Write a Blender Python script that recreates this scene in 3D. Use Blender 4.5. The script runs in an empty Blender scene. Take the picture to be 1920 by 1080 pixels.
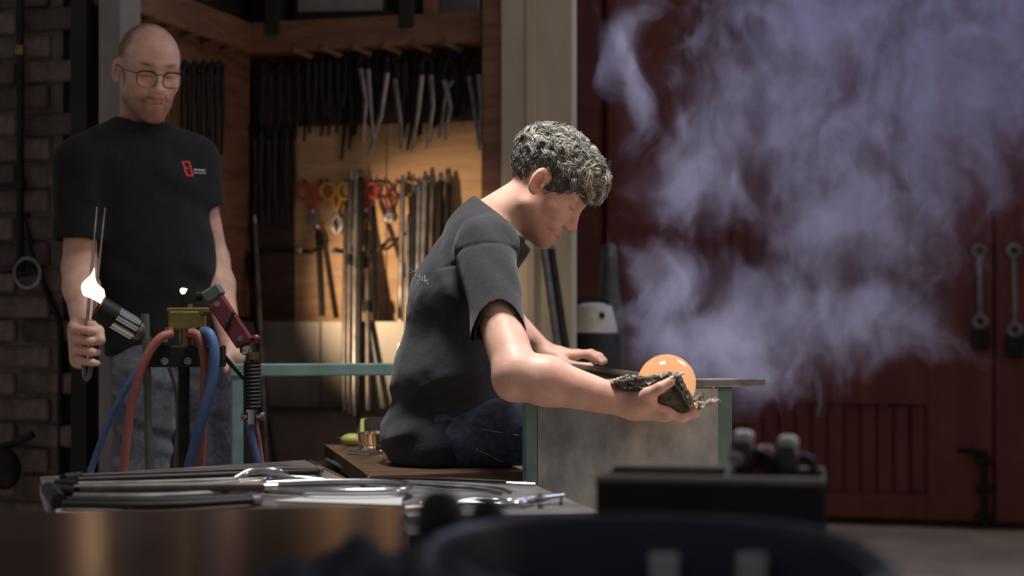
import bpy, bmesh, math, random
import numpy as np
from mathutils import Vector, Matrix
random.seed(7); rng = np.random.default_rng(11)
R = math.radians
SC = bpy.context.scene
COL = SC.collection

# ------------------------------------------------------------------ camera, world, lights, exposure
FPX = 3200.0; CAMZ = 1.0; HY = 600.0
cam_d = bpy.data.cameras.new('camera'); cam = bpy.data.objects.new('camera', cam_d); COL.objects.link(cam)
cam.location = (0, 0, CAMZ); cam.rotation_euler = (R(90), 0, 0)
cam_d.sensor_width = 36.0; cam_d.lens = 36.0 * FPX / 1920; cam_d.shift_y = (HY - 540) / 1920
cam_d.clip_start = 0.05; cam_d.clip_end = 60
cam_d.dof.use_dof = True; cam_d.dof.focus_distance = 3.62; cam_d.dof.aperture_fstop = 2.7
SC.camera = cam
SC.view_settings.view_transform = 'Standard'; SC.view_settings.look = 'None'
SC.view_settings.gamma = 1; SC.view_settings.use_curve_mapping = False
SC.view_settings.exposure = 0.0
SC.cycles.use_denoising = True
SC.cycles.volume_step_rate = 0.8; SC.cycles.volume_max_steps = 256
SC.cycles.volume_bounces = 1
SC.cycles.max_bounces = 10; SC.cycles.diffuse_bounces = 3; SC.cycles.glossy_bounces = 3; SC.cycles.transmission_bounces = 10; SC.cycles.transparent_max_bounces = 12
w = bpy.data.worlds.new('world'); SC.world = w; w.use_nodes = True
wb = w.node_tree.nodes['Background']; wb.inputs[0].default_value = (0.90, 0.86, 0.92, 1); wb.inputs[1].default_value = 0.17

def look(o, tgt):
    o.rotation_euler = (Vector(tgt) - o.location).to_track_quat('-Z', 'Y').to_euler()
def area(name, loc, tgt, sx, sy, power, col, spread=180):
    l = bpy.data.lights.new(name, 'AREA'); l.shape = 'RECTANGLE'; l.size = sx; l.size_y = sy; l.energy = power; l.color = col
    l.spread = R(spread)
    o = bpy.data.objects.new(name, l); COL.objects.link(o); o.location = loc; look(o, tgt); return o
def spot(name, loc, tgt, power, col, size, blend, rad=0.05):
    l = bpy.data.lights.new(name, 'SPOT'); l.energy = power; l.color = col; l.spot_size = R(size); l.spot_blend = blend; l.shadow_soft_size = rad
    o = bpy.data.objects.new(name, l); COL.objects.link(o); o.location = loc; look(o, tgt); return o
# overhead workshop lamp above the bench, slightly behind the maker
area('bench_lamp', (-0.12, 3.62, 3.1), (0.08, 3.62, 0.9), 0.55, 0.55, 17.5, (1.0, 0.97, 0.95), 80)
# cool light added to brighten the smoke, high at right, no real opening
area('smoke_light', (2.6, 5.6, 3.6), (0.95, 4.2, 1.3), 1.2, 1.2, 16, (0.64, 0.72, 1.0), 110)
# warm lamp inside the tool alcove, hidden behind the standing man
spot('alcove_lamp', (-0.98, 4.97, 1.08), (-0.44, 5.50, 1.10), 44, (1.0, 0.72, 0.47), 58, 0.75, 0.03)
# furnace glow far off to the right front of the frame
area('furnace_glow', (2.1, 2.3, 1.6), (-0.9, 4.5, 1.55), 0.6, 0.6, 6, (1.0, 0.66, 0.46), 140)

# ------------------------------------------------------------------ frames of reference
def P(px, py, d): return np.array([(px - 960) * d / FPX, d, CAMZ - (py - HY) * d / FPX])
def T(px, py, z):
    d = (CAMZ - z) * FPX / (py - HY); return np.array([(px - 960) * d / FPX, d, z])
A16 = R(16); U = np.array([math.cos(A16), -math.sin(A16), 0]); V = np.array([math.sin(A16), math.cos(A16), 0]); Zv = np.array([0, 0, 1.0])
C0 = np.array([-.882, 5.72, 0])
def B(u, v, z): return C0 + u * U + v * V + z * Zv
def on_plane(px, py, p0, n):
    dr = np.array([(px - 960) / FPX, 1, (HY - py) / FPX]); o = np.array([0, 0, CAMZ])
    return o + dr * (np.dot(np.asarray(p0) - o, n) / np.dot(dr, n))
RB = np.array([U, V, Zv]).T          # building rotation (columns)
def rotz(a): c, s = math.cos(a), math.sin(a); return np.array([[c, -s, 0], [s, c, 0], [0, 0, 1.0]])

# ------------------------------------------------------------------ materials
def S(r, g, b):
    f = lambda c: (c / 255 / 12.92) if c / 255 <= .04045 else ((c / 255 + .055) / 1.055) ** 2.4
    return (f(r), f(g), f(b), 1)
MATS = {}
def pm(name, c1, c2=None, scale=8, rough=.6, metal=0, bump=0, stretch=(1, 1, 1), detail=4, coat=0, spec=.5, sss=0, sheen=0, lo=.35, hi=.65, attr=None, trans=0, ior=1.45, emit=None, estr=0, rvar=0):
    if name in MATS: return MATS[name]
    m = bpy.data.materials.new(name); m.use_nodes = True; nt = m.node_tree; N = nt.nodes; L = nt.links; b = N['Principled BSDF']
    b.inputs['Roughness'].default_value = rough; b.inputs['Metallic'].default_value = metal
    b.inputs['Coat Weight'].default_value = coat; b.inputs['Specular IOR Level'].default_value = spec; b.inputs['Coat Roughness'].default_value = .05
    b.inputs['Sheen Weight'].default_value = sheen; b.inputs['Transmission Weight'].default_value = trans; b.inputs['IOR'].default_value = ior
    if sss: b.inputs['Subsurface Weight'].default_value = sss; b.inputs['Subsurface Radius'].default_value = (.01, .004, .002); b.inputs['Subsurface Scale'].default_value = 1
    tc = N.new('ShaderNodeTexCoord'); mp = N.new('ShaderNodeMapping'); mp.inputs['Scale'].default_value = stretch
    nz = N.new('ShaderNodeTexNoise'); nz.inputs['Scale'].default_value = scale; nz.inputs['Detail'].default_value = detail; nz.inputs['Roughness'].default_value = .6
    L.new(tc.outputs['Object'], mp.inputs[0]); L.new(mp.outputs[0], nz.inputs['Vector'])
    cr = N.new('ShaderNodeValToRGB'); cr.color_ramp.elements[0].position = lo; cr.color_ramp.elements[1].position = hi
    cr.color_ramp.elements[0].color = c1; cr.color_ramp.elements[1].color = c2 or c1
    L.new(nz.outputs['Fac'], cr.inputs[0]); out = cr.outputs[0]
    if attr:
        at = N.new('ShaderNodeAttribute'); at.attribute_name = attr
        mx = N.new('ShaderNodeMix'); mx.data_type = 'RGBA'; mx.blend_type = 'MULTIPLY'; mx.inputs[0].default_value = 1
        L.new(out, mx.inputs[6]); L.new(at.outputs['Color'], mx.inputs[7]); out = mx.outputs[2]
    L.new(out, b.inputs['Base Color'])
    if rvar:
        ma = N.new('ShaderNodeMath'); ma.operation = 'MULTIPLY_ADD'; ma.inputs[1].default_value = rvar; ma.inputs[2].default_value = rough - rvar / 2
        L.new(nz.outputs['Fac'], ma.inputs[0]); L.new(ma.outputs[0], b.inputs['Roughness'])
    if bump:
        bp = N.new('ShaderNodeBump'); bp.inputs['Strength'].default_value = bump; bp.inputs['Distance'].default_value = .01
        L.new(nz.outputs['Fac'], bp.inputs['Height']); L.new(bp.outputs[0], b.inputs['Normal'])
    if emit: b.inputs['Emission Color'].default_value = emit; b.inputs['Emission Strength'].default_value = estr
    MATS[name] = m; return m

# ------------------------------------------------------------------ mesh builder
def nrm(a): a = np.asarray(a, float); return a / (np.linalg.norm(a) + 1e-12)
def perp(t):
    t = nrm(t); a = np.array([0, 0, 1.]) if abs(t[2]) < .9 else np.array([1., 0, 0]); x = nrm(np.cross(t, a)); return x, np.cross(t, x)
class MB:
    def __init__(s): s.v = []; s.f = []; s.n = 0
    def add(s, v, f):
        v = np.asarray(v, float); s.v.append(v); s.f += [tuple(i + s.n for i in q) for q in f]; s.n += len(v); return s
    def box(s, c, size, rot=None, bev=0.0):
        h = np.asarray(size, float) / 2; b = min(bev, h.min() * .8)
        if b <= 0:
            v = np.array([[x, y, z] for x in (-1, 1) for y in (-1, 1) for z in (-1, 1)]) * h
            f = [(0, 1, 3, 2), (4, 6, 7, 5), (0, 4, 5, 1), (2, 3, 7, 6), (0, 2, 6, 4), (1, 5, 7, 3)]
        else:
            v = []; idx = {}
            for x in (-1, 1):
                for y in (-1, 1):
                    for z in (-1, 1):
                        for a in range(3):
                            q = np.array([x, y, z]) * (h - b); q[a] = (x, y, z)[a] * h[a]; idx[(x, y, z, a)] = len(v); v.append(q)
            f = []
            for a in range(3):
                b1, b2 = (a + 1) % 3, (a + 2) % 3
                for sg in (-1, 1):
                    def k(s1, s2):
                        t = [0, 0, 0]; t[a] = sg; t[b1] = s1; t[b2] = s2; return idx[(*t, a)]
                    q = [k(-1, -1), k(1, -1), k(1, 1), k(-1, 1)]; f.append(tuple(q if sg > 0 else q[::-1]))
                for s1 in (-1, 1):
                    for s2 in (-1, 1):   # edge along axis a
                        def k2(sa, ax):
                            t = [0, 0, 0]; t[a] = sa; t[b1] = s1; t[b2] = s2; return idx[(*t, ax)]
                        q = [k2(-1, b1), k2(1, b1), k2(1, b2), k2(-1, b2)]; f.append(tuple(q if s1 * s2 < 0 else q[::-1]))
            for x in (-1, 1):
                for y in (-1, 1):
                    for z in (-1, 1):
                        q = [idx[(x, y, z, a)] for a in range(3)]; f.append(tuple(q if x * y * z > 0 else q[::-1]))
            v = np.array(v)
        if rot is not None: v = v @ np.asarray(rot).T
        return s.add(v + np.asarray(c), f)
    def tube(s, pts, r, n=8, closed=False, caps=True, flat=None):
        pts = [np.asarray(p, float) for p in pts]; m = len(pts); rr = r if hasattr(r, '__len__') else [r] * m
        fl = flat or (1, 1); V_ = []; x = None
        for i in range(m):
            a = pts[(i - 1) % m] if (closed or i > 0) else pts[i]; b = pts[(i + 1) % m] if (closed or i < m - 1) else pts[i]
            t = nrm(b - a)
            if x is None: x, y = perp(t)
            else: x = nrm(x - t * np.dot(x, t)); y = np.cross(t, x)
            for k in range(n):
                an = 2 * math.pi * k / n; V_.append(pts[i] + rr[i] * (fl[0] * math.cos(an) * x + fl[1] * math.sin(an) * y))
        F = []
        for i in range(m if closed else m - 1):
            j = (i + 1) % m
            for k in range(n): F.append((i * n + k, i * n + (k + 1) % n, j * n + (k + 1) % n, j * n + k))
        if caps and not closed: F.append(tuple(range(n))[::-1]); F.append(tuple((m - 1) * n + k for k in range(n)))
        return s.add(V_, F)
    def lathe(s, prof, o, axis=(0, 0, 1), n=20, caps=True):
        ax = nrm(axis); x, y = perp(ax); V_ = []
        for r, h in prof:
            for k in range(n):
                an = 2 * math.pi * k / n; V_.append(np.asarray(o) + ax * h + r * (math.cos(an) * x + math.sin(an) * y))
        F = []
        for i in range(len(prof) - 1):
            for k in range(n): F.append((i * n + k, i * n + (k + 1) % n, (i + 1) * n + (k + 1) % n, (i + 1) * n + k))
        if caps: F.append(tuple(range(n))[::-1]); F.append(tuple((len(prof) - 1) * n + k for k in range(n)))
        return s.add(V_, F)
    def prism(s, poly, vec):
        p = np.asarray(poly, float); m = len(p); vec = np.asarray(vec, float)
        F = [tuple(range(m))[::-1], tuple(range(m, 2 * m))] + [(i, (i + 1) % m, m + (i + 1) % m, m + i) for i in range(m)]
        return s.add(np.vstack([p, p + vec]), F)
    def ball(s, c, r, n=14, m=9, rot=None):
        r = np.broadcast_to(np.asarray(r, float), (3,)); V_ = [[0, 0, -1]]
        for i in range(1, m):
            a = -math.pi / 2 + math.pi * i / m
            for k in range(n): V_.append([math.cos(a) * math.cos(2 * math.pi * k / n), math.cos(a) * math.sin(2 * math.pi * k / n), math.sin(a)])
        V_.append([0, 0, 1]); V_ = np.array(V_) * r
        if rot is not None: V_ = V_ @ np.asarray(rot).T
        F = [(0, 1 + (k + 1) % n, 1 + k) for k in range(n)]
        for i in range(m - 2):
            for k in range(n): F.append((1 + i * n + k, 1 + i * n + (k + 1) % n, 1 + (i + 1) * n + (k + 1) % n, 1 + (i + 1) * n + k))
        e = len(V_) - 1; F += [(e, e - n + k, e - n + (k + 1) % n) for k in range(n)]
        return s.add(V_ + np.asarray(c), F)

def world_m(o):
    m = Matrix.LocRotScale(o.location, o.rotation_euler, o.scale)
    return world_m(o.parent) @ m if o.parent else m
def link(o, parent=None):
    COL.objects.link(o)
    if parent: o.parent = parent
    return o
def tag(o, label=None, cat=None, group=None, kind=None):
    if label: o['label'] = label
    if cat: o['category'] = cat
    if group: o['group'] = group
    if kind: o['kind'] = kind
    return o
def raw(name, V_, F, m, parent=None, smooth=35, attr=None, origin=None):
    V_ = np.asarray(V_, float)
    if parent is not None:
        M = np.array(world_m(parent).inverted()); V_ = V_ @ M[:3, :3].T + M[:3, 3]; loc = (0, 0, 0)
    else:
        loc = np.array([V_[:, 0].mean(), V_[:, 1].mean(), V_[:, 2].min()]) if origin is None else np.asarray(origin); V_ = V_ - loc
    me = bpy.data.meshes.new(name); me.from_pydata(V_.tolist() if len(V_) < 50000 else V_, [], F.tolist() if hasattr(F, 'tolist') else F); me.update()
    if smooth:
        me.polygons.foreach_set('use_smooth', np.ones(len(me.polygons), bool))
        if smooth < 180: me.set_sharp_from_angle(angle=R(smooth))
    if attr is not None:
        for k, c in attr.items():
            a = me.color_attributes.new(k, 'FLOAT_COLOR', 'POINT'); c4 = np.ones((len(V_), 4), np.float32); c4[:, :3] = c; a.data.foreach_set('color', c4.ravel())
    if m is not None: me.materials.append(m)
    o = bpy.data.objects.new(name, me); o.location = loc; return link(o, parent)
def mk(name, mb, m, parent=None, smooth=35, **k): return raw(name, np.vstack(mb.v), mb.f, m, parent, smooth, **k)
def thing(name, label, cat, loc, group=None, rz=0, kind=None):
    o = bpy.data.objects.new(name, None); o.empty_display_size = .05; o.location = loc; o.rotation_euler = (0, 0, rz); link(o)
    return tag(o, label, cat, group, kind)
def struct(name, mb, m, parent=None, **k):
    o = mk(name, mb, m, parent, **k)
    if parent is None: o['kind'] = 'structure'
    return o
def curve(pts, k=6):
    """Catmull-Rom through points"""
    p = [np.asarray(q, float) for q in pts]; p = [2 * p[0] - p[1]] + p + [2 * p[-1] - p[-2]]; o = []
    for i in range(1, len(p) - 2):
        for j in range(k):
            t = j / k; a, b, c, d = p[i - 1:i + 3]
            o.append(.5 * (2 * b + (c - a) * t + (2 * a - 5 * b + 4 * c - d) * t * t + (3 * b - a - 3 * c + d) * t ** 3))
    return o + [p[-2]]

# ------------------------------------------------------------------ signed-distance modelling for figures
def cap(p, a, b, ra, rb):
    a = np.asarray(a, np.float32); b = np.asarray(b, np.float32); ab = b - a; L = float(ab @ ab) + 1e-9
    t = np.clip(((p - a) @ ab) / L, 0, 1); q = p - a - t[:, None] * ab
    return np.sqrt((q * q).sum(1)) - (ra + (rb - ra) * t)
def ell(p, c, r, rot=None):
    q = p - np.asarray(c, np.float32)
    if rot is not None: q = q @ np.asarray(rot, np.float32)
    r = np.asarray(r, np.float32); k0 = np.sqrt(((q / r) ** 2).sum(1)) + 1e-6; k1 = np.sqrt(((q / (r * r)) ** 2).sum(1)) + 1e-6
    return k0 * (k0 - 1) / k1
def rbox(p, c, h, r, rot=None):
    q = p - np.asarray(c, np.float32)
    if rot is not None: q = q @ np.asarray(rot, np.float32)
    q = np.abs(q) - (np.asarray(h, np.float32) - r)
    return np.sqrt((np.maximum(q, 0) ** 2).sum(1)) + np.minimum(q.max(1), 0) - r
def smin(a, b, k):
    if k <= 0: return np.minimum(a, b)
    h = np.maximum(k - np.abs(a - b), 0) / k; return np.minimum(a, b) - h * h * k * .25
def smax(a, b, k): return -smin(-a, -b, k)
_NT = rng.random((32, 32, 32)).astype(np.float32)
def vnoise(p):
    i = np.floor(p).astype(np.int32); f = (p - i).astype(np.float32); f = f * f * (3 - 2 * f); i &= 31; j = (i + 1) & 31
    x0, y0, z0 = i.T; x1, y1, z1 = j.T; fx, fy, fz = f.T
    L = lambda a, b, t: a + (b - a) * t
    return L(L(L(_NT[x0, y0, z0], _NT[x1, y0, z0], fx), L(_NT[x0, y1, z0], _NT[x1, y1, z0], fx), fy),
             L(L(_NT[x0, y0, z1], _NT[x1, y0, z1], fx), L(_NT[x0, y1, z1], _NT[x1, y1, z1], fx), fy), fz) * 2 - 1
def sdf_mesh(fn, lo, hi, h, c=4):
    lo = np.asarray(lo, float); hi = np.asarray(hi, float); n = (np.ceil((hi - lo) / (h * c))).astype(int) + 1
    ax = [lo[i] + np.arange(n[i]) * h * c + h * (c - 1) / 2 for i in range(3)]
    G = np.stack(np.meshgrid(*ax, indexing='ij'), -1).reshape(-1, 3).astype(np.float32)
    C = np.concatenate([fn(g) for g in np.array_split(G, max(1, len(G) // 300000))]).reshape(n)
    F = C.repeat(c, 0).repeat(c, 1).repeat(c, 2).astype(np.float32)
    act = np.argwhere(np.abs(C) < h * c * 2.2)
    if len(act):
        off = np.stack(np.meshgrid(*[np.arange(c)] * 3, indexing='ij'), -1).reshape(-1, 3)
        for ch in np.array_split(act, max(1, len(act) * c ** 3 // 400000)):
            I = (ch[:, None, :] * c + off[None]).reshape(-1, 3); F[tuple(I.T)] = fn((lo + I * h).astype(np.float32))
    s = F < 0; m = np.array(F.shape) - 1
    cnt = np.zeros(m, np.uint8); cs = [(i, j, k) for i in (0, 1) for j in (0, 1) for k in (0, 1)]
    for i, j, k in cs: cnt += s[i:i + m[0], j:j + m[1], k:k + m[2]]
    cells = np.argwhere((cnt > 0) & (cnt < 8)); idm = np.full(m, -1, np.int32); idm[tuple(cells.T)] = np.arange(len(cells))
    vals = np.stack([F[cells[:, 0] + i, cells[:, 1] + j, cells[:, 2] + k] for i, j, k in cs], 1); co = np.array(cs, float)
    acc = np.zeros((len(cells), 3)); w_ = np.zeros(len(cells))
    for a in range(8):
        for b in range(a + 1, 8):
            if np.abs(co[a] - co[b]).sum() != 1: continue
            x = (vals[:, a] < 0) != (vals[:, b] < 0); t = np.where(x, vals[:, a] / np.where(x, vals[:, a] - vals[:, b], 1), 0)
            acc += np.where(x[:, None], co[a] + t[:, None] * (co[b] - co[a]), 0); w_ += x
    VV = lo + (cells + acc / w_[:, None]) * h; Q = []
    for a in range(3):
        b, d = (a + 1) % 3, (a + 2) % 3
        s0 = [slice(1, -1)] * 3; s1 = [slice(1, -1)] * 3; s0[a] = slice(0, -1); s1[a] = slice(1, None)
        x = s[tuple(s0)] != s[tuple(s1)]; E = np.argwhere(x)
        E[:, b] += 1; E[:, d] += 1
        e = np.zeros(3, int); g = np.zeros(3, int); e[b] = 1; g[d] = 1
        q = np.stack([idm[tuple((E - e - g).T)], idm[tuple((E - g).T)], idm[tuple(E.T)], idm[tuple((E - e).T)]], 1)
        ins = s[tuple(E.T)]; q[~ins] = q[~ins][:, ::-1]; Q.append(q)
    Q = np.concatenate(Q); return VV, Q[(Q >= 0).all(1)]
# ================================================================== THE SETTING
M_conc = pm('concrete floor', S(196, 182, 166), S(228, 214, 196), 3, .8, bump=.3)
M_brick = pm('old brick', S(78, 64, 58), S(122, 104, 96), 14, .9, bump=.6)
M_brick2 = pm('soot brick', S(60, 50, 46), S(98, 80, 74), 10, .9, bump=.6)
M_mort = pm('mortar', S(88, 78, 72), S(112, 100, 92), 20, .95, bump=.4)
M_plast = pm('grimy plaster', S(176, 165, 144), S(204, 192, 168), 6, .85, stretch=(2, 2, .5), bump=.1, lo=.2, hi=.8)
M_grey = pm('grey painted post', S(122, 118, 114), S(146, 142, 136), 5, .7)
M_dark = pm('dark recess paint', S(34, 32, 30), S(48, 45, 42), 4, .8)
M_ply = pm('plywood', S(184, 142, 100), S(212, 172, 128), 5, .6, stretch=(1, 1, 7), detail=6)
M_wood = pm('shelf timber', S(104, 72, 54), S(134, 96, 72), 6, .6, stretch=(1, 1, 6), detail=6)
M_red = pm('oxblood door paint', S(100, 48, 44), S(122, 62, 56), 4, .65, stretch=(2, 2, .6), bump=.1)
M_red2 = pm('dark oxblood paint', S(84, 40, 37), S(104, 52, 47), 4, .65, bump=.1)
M_galv = pm('galvanised sheet', S(92, 92, 90), S(140, 140, 136), 5, .5, .55, stretch=(2, 2, .7), lo=.3, hi=.7, rvar=.25)
M_steel = pm('brushed steel', S(112, 106, 97), S(146, 139, 128), 4, .42, .35, stretch=(1, 1, .3), rvar=.2)
M_bsteel = pm('bright steel', S(190, 190, 192), S(214, 214, 216), 10, .22, 1)
M_isteel = pm('dull tool steel', S(110, 108, 108), S(152, 150, 148), 20, .4, .75)
M_black = pm('black tool steel', S(30, 27, 26), S(46, 42, 40), 20, .5, .4, spec=.35)
M_brass = pm('brass', S(122, 106, 62), S(154, 136, 84), 16, .35, .9)
M_green = pm('worn green enamel', S(92, 122, 118), S(116, 146, 140), 12, .55, bump=.1)

floor = MB().box((0.6, 5.0, -.05), (9, 12, .1)); struct('floor', floor, M_conc)
# --- back wall of the tool alcove and its left return
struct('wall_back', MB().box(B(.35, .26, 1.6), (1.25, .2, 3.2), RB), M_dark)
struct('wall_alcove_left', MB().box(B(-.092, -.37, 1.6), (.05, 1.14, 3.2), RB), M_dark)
# grey post at the mouth of the alcove
def px_box(mb, x0, x1, z0, z1, d, depth, rot=RB, bev=0):
    a = P(x0, HY, d); b = P(x1, HY, d); w_ = b[0] - a[0]; c = (a + b) / 2; c[2] = (z0 + z1) / 2
    c = c + rot[:, 1] * depth / 2; return mb.box(c, (w_ / max(.3, rot[0, 0]), depth, z1 - z0), rot, bev)
struct('trim_1', px_box(MB(), 184, 226, 0, 3.2, 4.80, .12), M_grey)
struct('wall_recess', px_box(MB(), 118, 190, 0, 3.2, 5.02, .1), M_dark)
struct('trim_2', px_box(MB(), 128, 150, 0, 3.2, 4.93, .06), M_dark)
# timber post and plaster pier right of the alcove
struct('trim_3', px_box(MB(), 903, 944, 0, 3.2, 5.42, .09, bev=.004), M_wood)
pier = thing('wall_pier', None, None, P(1010, HY, 5.4) * [1, 1, 0], kind='structure')
mk('pier_face', px_box(MB(), 938, 1074, 0, 3.2, 5.36, .05, bev=.006), M_plast, pier)
mk('pier_moulding', px_box(MB(), 985, 1003, 0, 3.2, 5.35, .02, bev=.004), M_plast, pier)
# --- brick wall at the left
wl = thing('wall_left', None, None, (-1.55, 5.0, 0), kind='structure')
c = P(10, HY, 5.0); c[2] = 1.25
mk('mortar', MB().box(c + RB @ np.array([-.35, .032, 0]), (1.1, .1, 2.5), RB), M_mort, wl)
meshes = [None, None, None]
for row in range(33):
    for k in range(5):
        jit = random.uniform(-.004, .004)
        ctr = c + RB @ np.array([.17 - .225 * k - (.1125 if row % 2 else 0), .018 + random.uniform(-.006, .006), 0]); ctr[2] = .035 + .075 * row + jit
        t = random.randrange(3)
        if meshes[t] is None:
            o = mk('brick', MB().box((0, 0, 0), (.212 - .006 * t, .1, .062 + .002 * t), None, .006), (M_brick, M_brick2, M_brick)[t], None, 30); meshes[t] = o
            o.parent = wl; base = o
        else:
            base = meshes[t].copy(); link(base, wl)
        M = world_m(wl).inverted(); base.location = M @ Vector(ctr); base.rotation_euler = (random.uniform(-.02, .02), random.uniform(-.012, .012), -A16 + random.uniform(-.03, .03))
# --- big red plank doors
D0 = np.array([.34, 8.707, 0]); DN = V
def DP(px, py, off=0): return on_plane(px, py, D0 - V * off, V)
def dx(px): return float(np.dot(DP(px, HY) - D0, U))
def dbox(mb, u0, u1, z0, z1, f, b, bev=.006):  # f front offset toward camera, b thickness
    return mb.box(D0 + U * (u0 + u1) / 2 - V * (f - b / 2) + Zv * (z0 + z1) / 2, (u1 - u0, b, z1 - z0), RB, bev)
struct('wall_behind_doors', dbox(MB(), -1.2, 5.5, 0, 3.6, -.08, .1, 0), M_red2)
door = thing('door_1', None, None, D0 + U * 1.2, kind='structure')
us = [dx(1092), dx(1140), dx(1312), dx(1738), dx(1862)]
zr = [(0.04, .16), (.59, .86), (2.05, 2.29), (3.05, 3.2)]
mk('frame_post', dbox(MB(), us[0] - .05, us[1] - .02, 0, 3.2, .08, .1), M_red2, door)
mk('stile', dbox(MB(), us[1], us[2], .04, 3.2, .04, .06), M_red, door)
mk('stile', dbox(MB(), us[3], us[4], .04, 3.2, .04, .06), M_red, door)
for a, b in zr: mk('rail', dbox(MB(), us[2] - .004, us[3] + .004, a, b, .035, .055), M_red, door)
np_ = 14; wdt = (us[3] - us[2]) / np_
for a, b in ((.16, .59), (.86, 2.05), (2.29, 3.05)):
    for i in range(np_):
        mk('plank', dbox(MB(), us[2] + i * wdt + .003, us[2] + (i + 1) * wdt - .003, a, b, .012 + random.uniform(-.003, .003), .03, .007), M_red, door)
door2 = thing('door_2', None, None, D0 + U * (us[4] + .6), kind='structure')
mk('stile', dbox(MB(), us[4] + .01, us[4] + .30, .04, 3.2, .04, .06), M_red, door2)
for a, b in zr: mk('rail', dbox(MB(), us[4] + .30, us[4] + 1.4, a, b, .035, .055), M_red, door2)
for a, b in ((.16, .59), (.86, 2.05), (2.29, 3.05)):
    for i in range(13):
        u0 = us[4] + .304 + i * .0838
        mk('plank', dbox(MB(), u0, u0 + .078, a, b, .012, .03, .007), M_red, door2)
# door bolts with ring ends
for i, (px, y0, y1, lab) in enumerate(((1836, 470, 603, 'long steel door bolt with ring ends on red door, nearer the smoke'), (1901, 470, 618, 'long steel door bolt with ring ends, nearest the frame edge'))):
    a = DP(px, y0, .07); b = DP(px + 2, y1, .07)
    t = thing('door_bolt', lab, 'bolt', b, 'long bolts on the red doors')
    mk('rod', MB().tube([a - Zv * .03, b + Zv * .03], .011, 10), M_isteel, t)
    for q in (a, b): mk('ring', MB().tube([q + .027 * (math.cos(k * math.pi / 8) * U + math.sin(k * math.pi / 8) * Zv) for k in range(16)], .012, 8, closed=True), M_isteel, t)
    mk('socket', MB().box(b - Zv * .085 + V * .01, (.085, .05, .10), RB, .008), M_black, t)
a = DP(1846, 845, .06)
t = thing('drop_bolt', 'dark drop bolt low on the red door near floor', 'bolt', a)
mk('rod', MB().tube([a, a - Zv * .36], .016, 10), M_black, t)
for k in range(3): mk('bracket', MB().box(a - Zv * (.05 + .13 * k) + V * .01, (.085, .05, .035), RB, .006), M_black, t)
mk('handle', MB().tube(curve([a - Zv * .02, a - U * .06 - V * .03, a - U * .12 + Zv * .0]), .013, 8), M_black, t)
# ================================================================== TOOL ALCOVE
NB = V
PB = B(0, .15, 0)                  # alcove board plane
def W(px, py, off=.02): return on_plane(px, py, PB - V * off, V)
def bu(px, off=0): return float(np.dot(W(px, HY, off) - C0, U))
ub0, ub1 = bu(553), bu(906)
bd = thing('tool_board', 'plywood tool board glowing warm between shelf and steel sheet', 'tool board', B(.3, .14, 1.0))
pw = (ub1 - ub0) / 2
M_brown = pm('dark brown board', S(66, 48, 40), S(92, 68, 56), 5, .6, stretch=(1, 1, 7), detail=6)  # darker brown for the panels above and left of the plywood
mk('dark_panel', MB().box(B((ub0 + ub1) / 2, .15, 1.786), (ub1 - ub0, .02, .248), RB, .002), M_brown, bd)['label'] = 'dark brown panel'
for i, nm in enumerate(('panel',) * 2):
    mk(nm, MB().box(B(ub0 + pw * (i + .5), .15, 1.315), (pw - .003, .02, .69), RB, .002), M_ply, bd)
mk('dark_panel', MB().box(B((-.045 + ub0) / 2 - .002, .15, 1.44), (ub0 + .045 - .004, .02, .94), RB, .002), M_brown, bd)['label'] = 'dark brown panel'
M_redbrown = pm('reddish brown board', S(104, 70, 54), S(136, 94, 74), 5, .6, stretch=(1, 1, 7), detail=6)  # darker reddish brown for the side board
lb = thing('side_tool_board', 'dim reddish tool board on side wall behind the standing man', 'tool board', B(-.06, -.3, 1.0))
for i in range(2): mk('panel', MB().box(B(-.058, -.05 - .45 * i - .06, 1.46), (.02, .447, .90), RB, .002), M_redbrown, lb)
# steel sheets under the board
sh = thing('steel_splash_sheet', 'row of pale steel sheets under the glowing tool board', 'sheet', B(.3, .04, .7))
for i in range(3): mk('panel', MB().box(B(-.06 + .30 * i + .15, .05, .852), (.297, .012, .288), RB, .002), M_steel, sh)
M_plinth = pm('brown plinth paint', S(92, 80, 72), S(116, 102, 92), 5, .75, bump=.1)
pl = thing('plinth_bench', 'dark low plinth below the pale steel sheets', 'plinth', B(.3, .03, 0))
mk('body', MB().box(B(.395, .09, .35), (.91, .10, .70), RB, .005), M_plinth, pl)
mk('ledge', MB().box(B(.395, .05, .704), (.91, .17, .012), RB, .003), M_dark, pl)
# corner shelf
shf = thing('corner_shelf', 'L-shaped timber wall shelf with peg rail above the hanging tools', 'shelf', B(.3, 0, 1.9))
mk('back_board', MB().box(B(.34, .075, 1.915), (1.04, .15, .03), RB, .004), M_wood, shf)
mk('side_board', MB().box(B(-.035, -.45, 1.915), (.07, .9, .03), RB, .004), M_wood, shf)
mk('front_rail', MB().box(B(.41, .0, 1.945), (.82, .022, .10), RB, .004), M_wood, shf)
mk('side_rail', MB().box(B(.0, -.45, 1.945), (.022, .9, .10), RB, .004), M_wood, shf)
for i in range(6): mk('peg', MB().tube([B(.20 + .105 * i, .06, 1.885), B(.20 + .105 * i - .035, -.02, 1.90)], .011, 8), M_wood, shf)
for i in range(5): mk('peg', MB().tube([B(-.045, -.12 - .14 * i, 1.885), B(.015, -.12 - .14 * i, 1.90)], .011, 8), M_wood, shf)
cu = thing('shelf_cabinet', 'dark wooden wall cupboard frame standing on the shelf', 'cabinet', B(.32, .06, 1.995))
for px in (520, 770): mk('side', MB().box(on_plane(px, 20, B(0, .03, 0), V) * [1, 1, 0] + [0, 0, 2.2], (.05, .1, .5), RB, .003), M_dark, cu)
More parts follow.
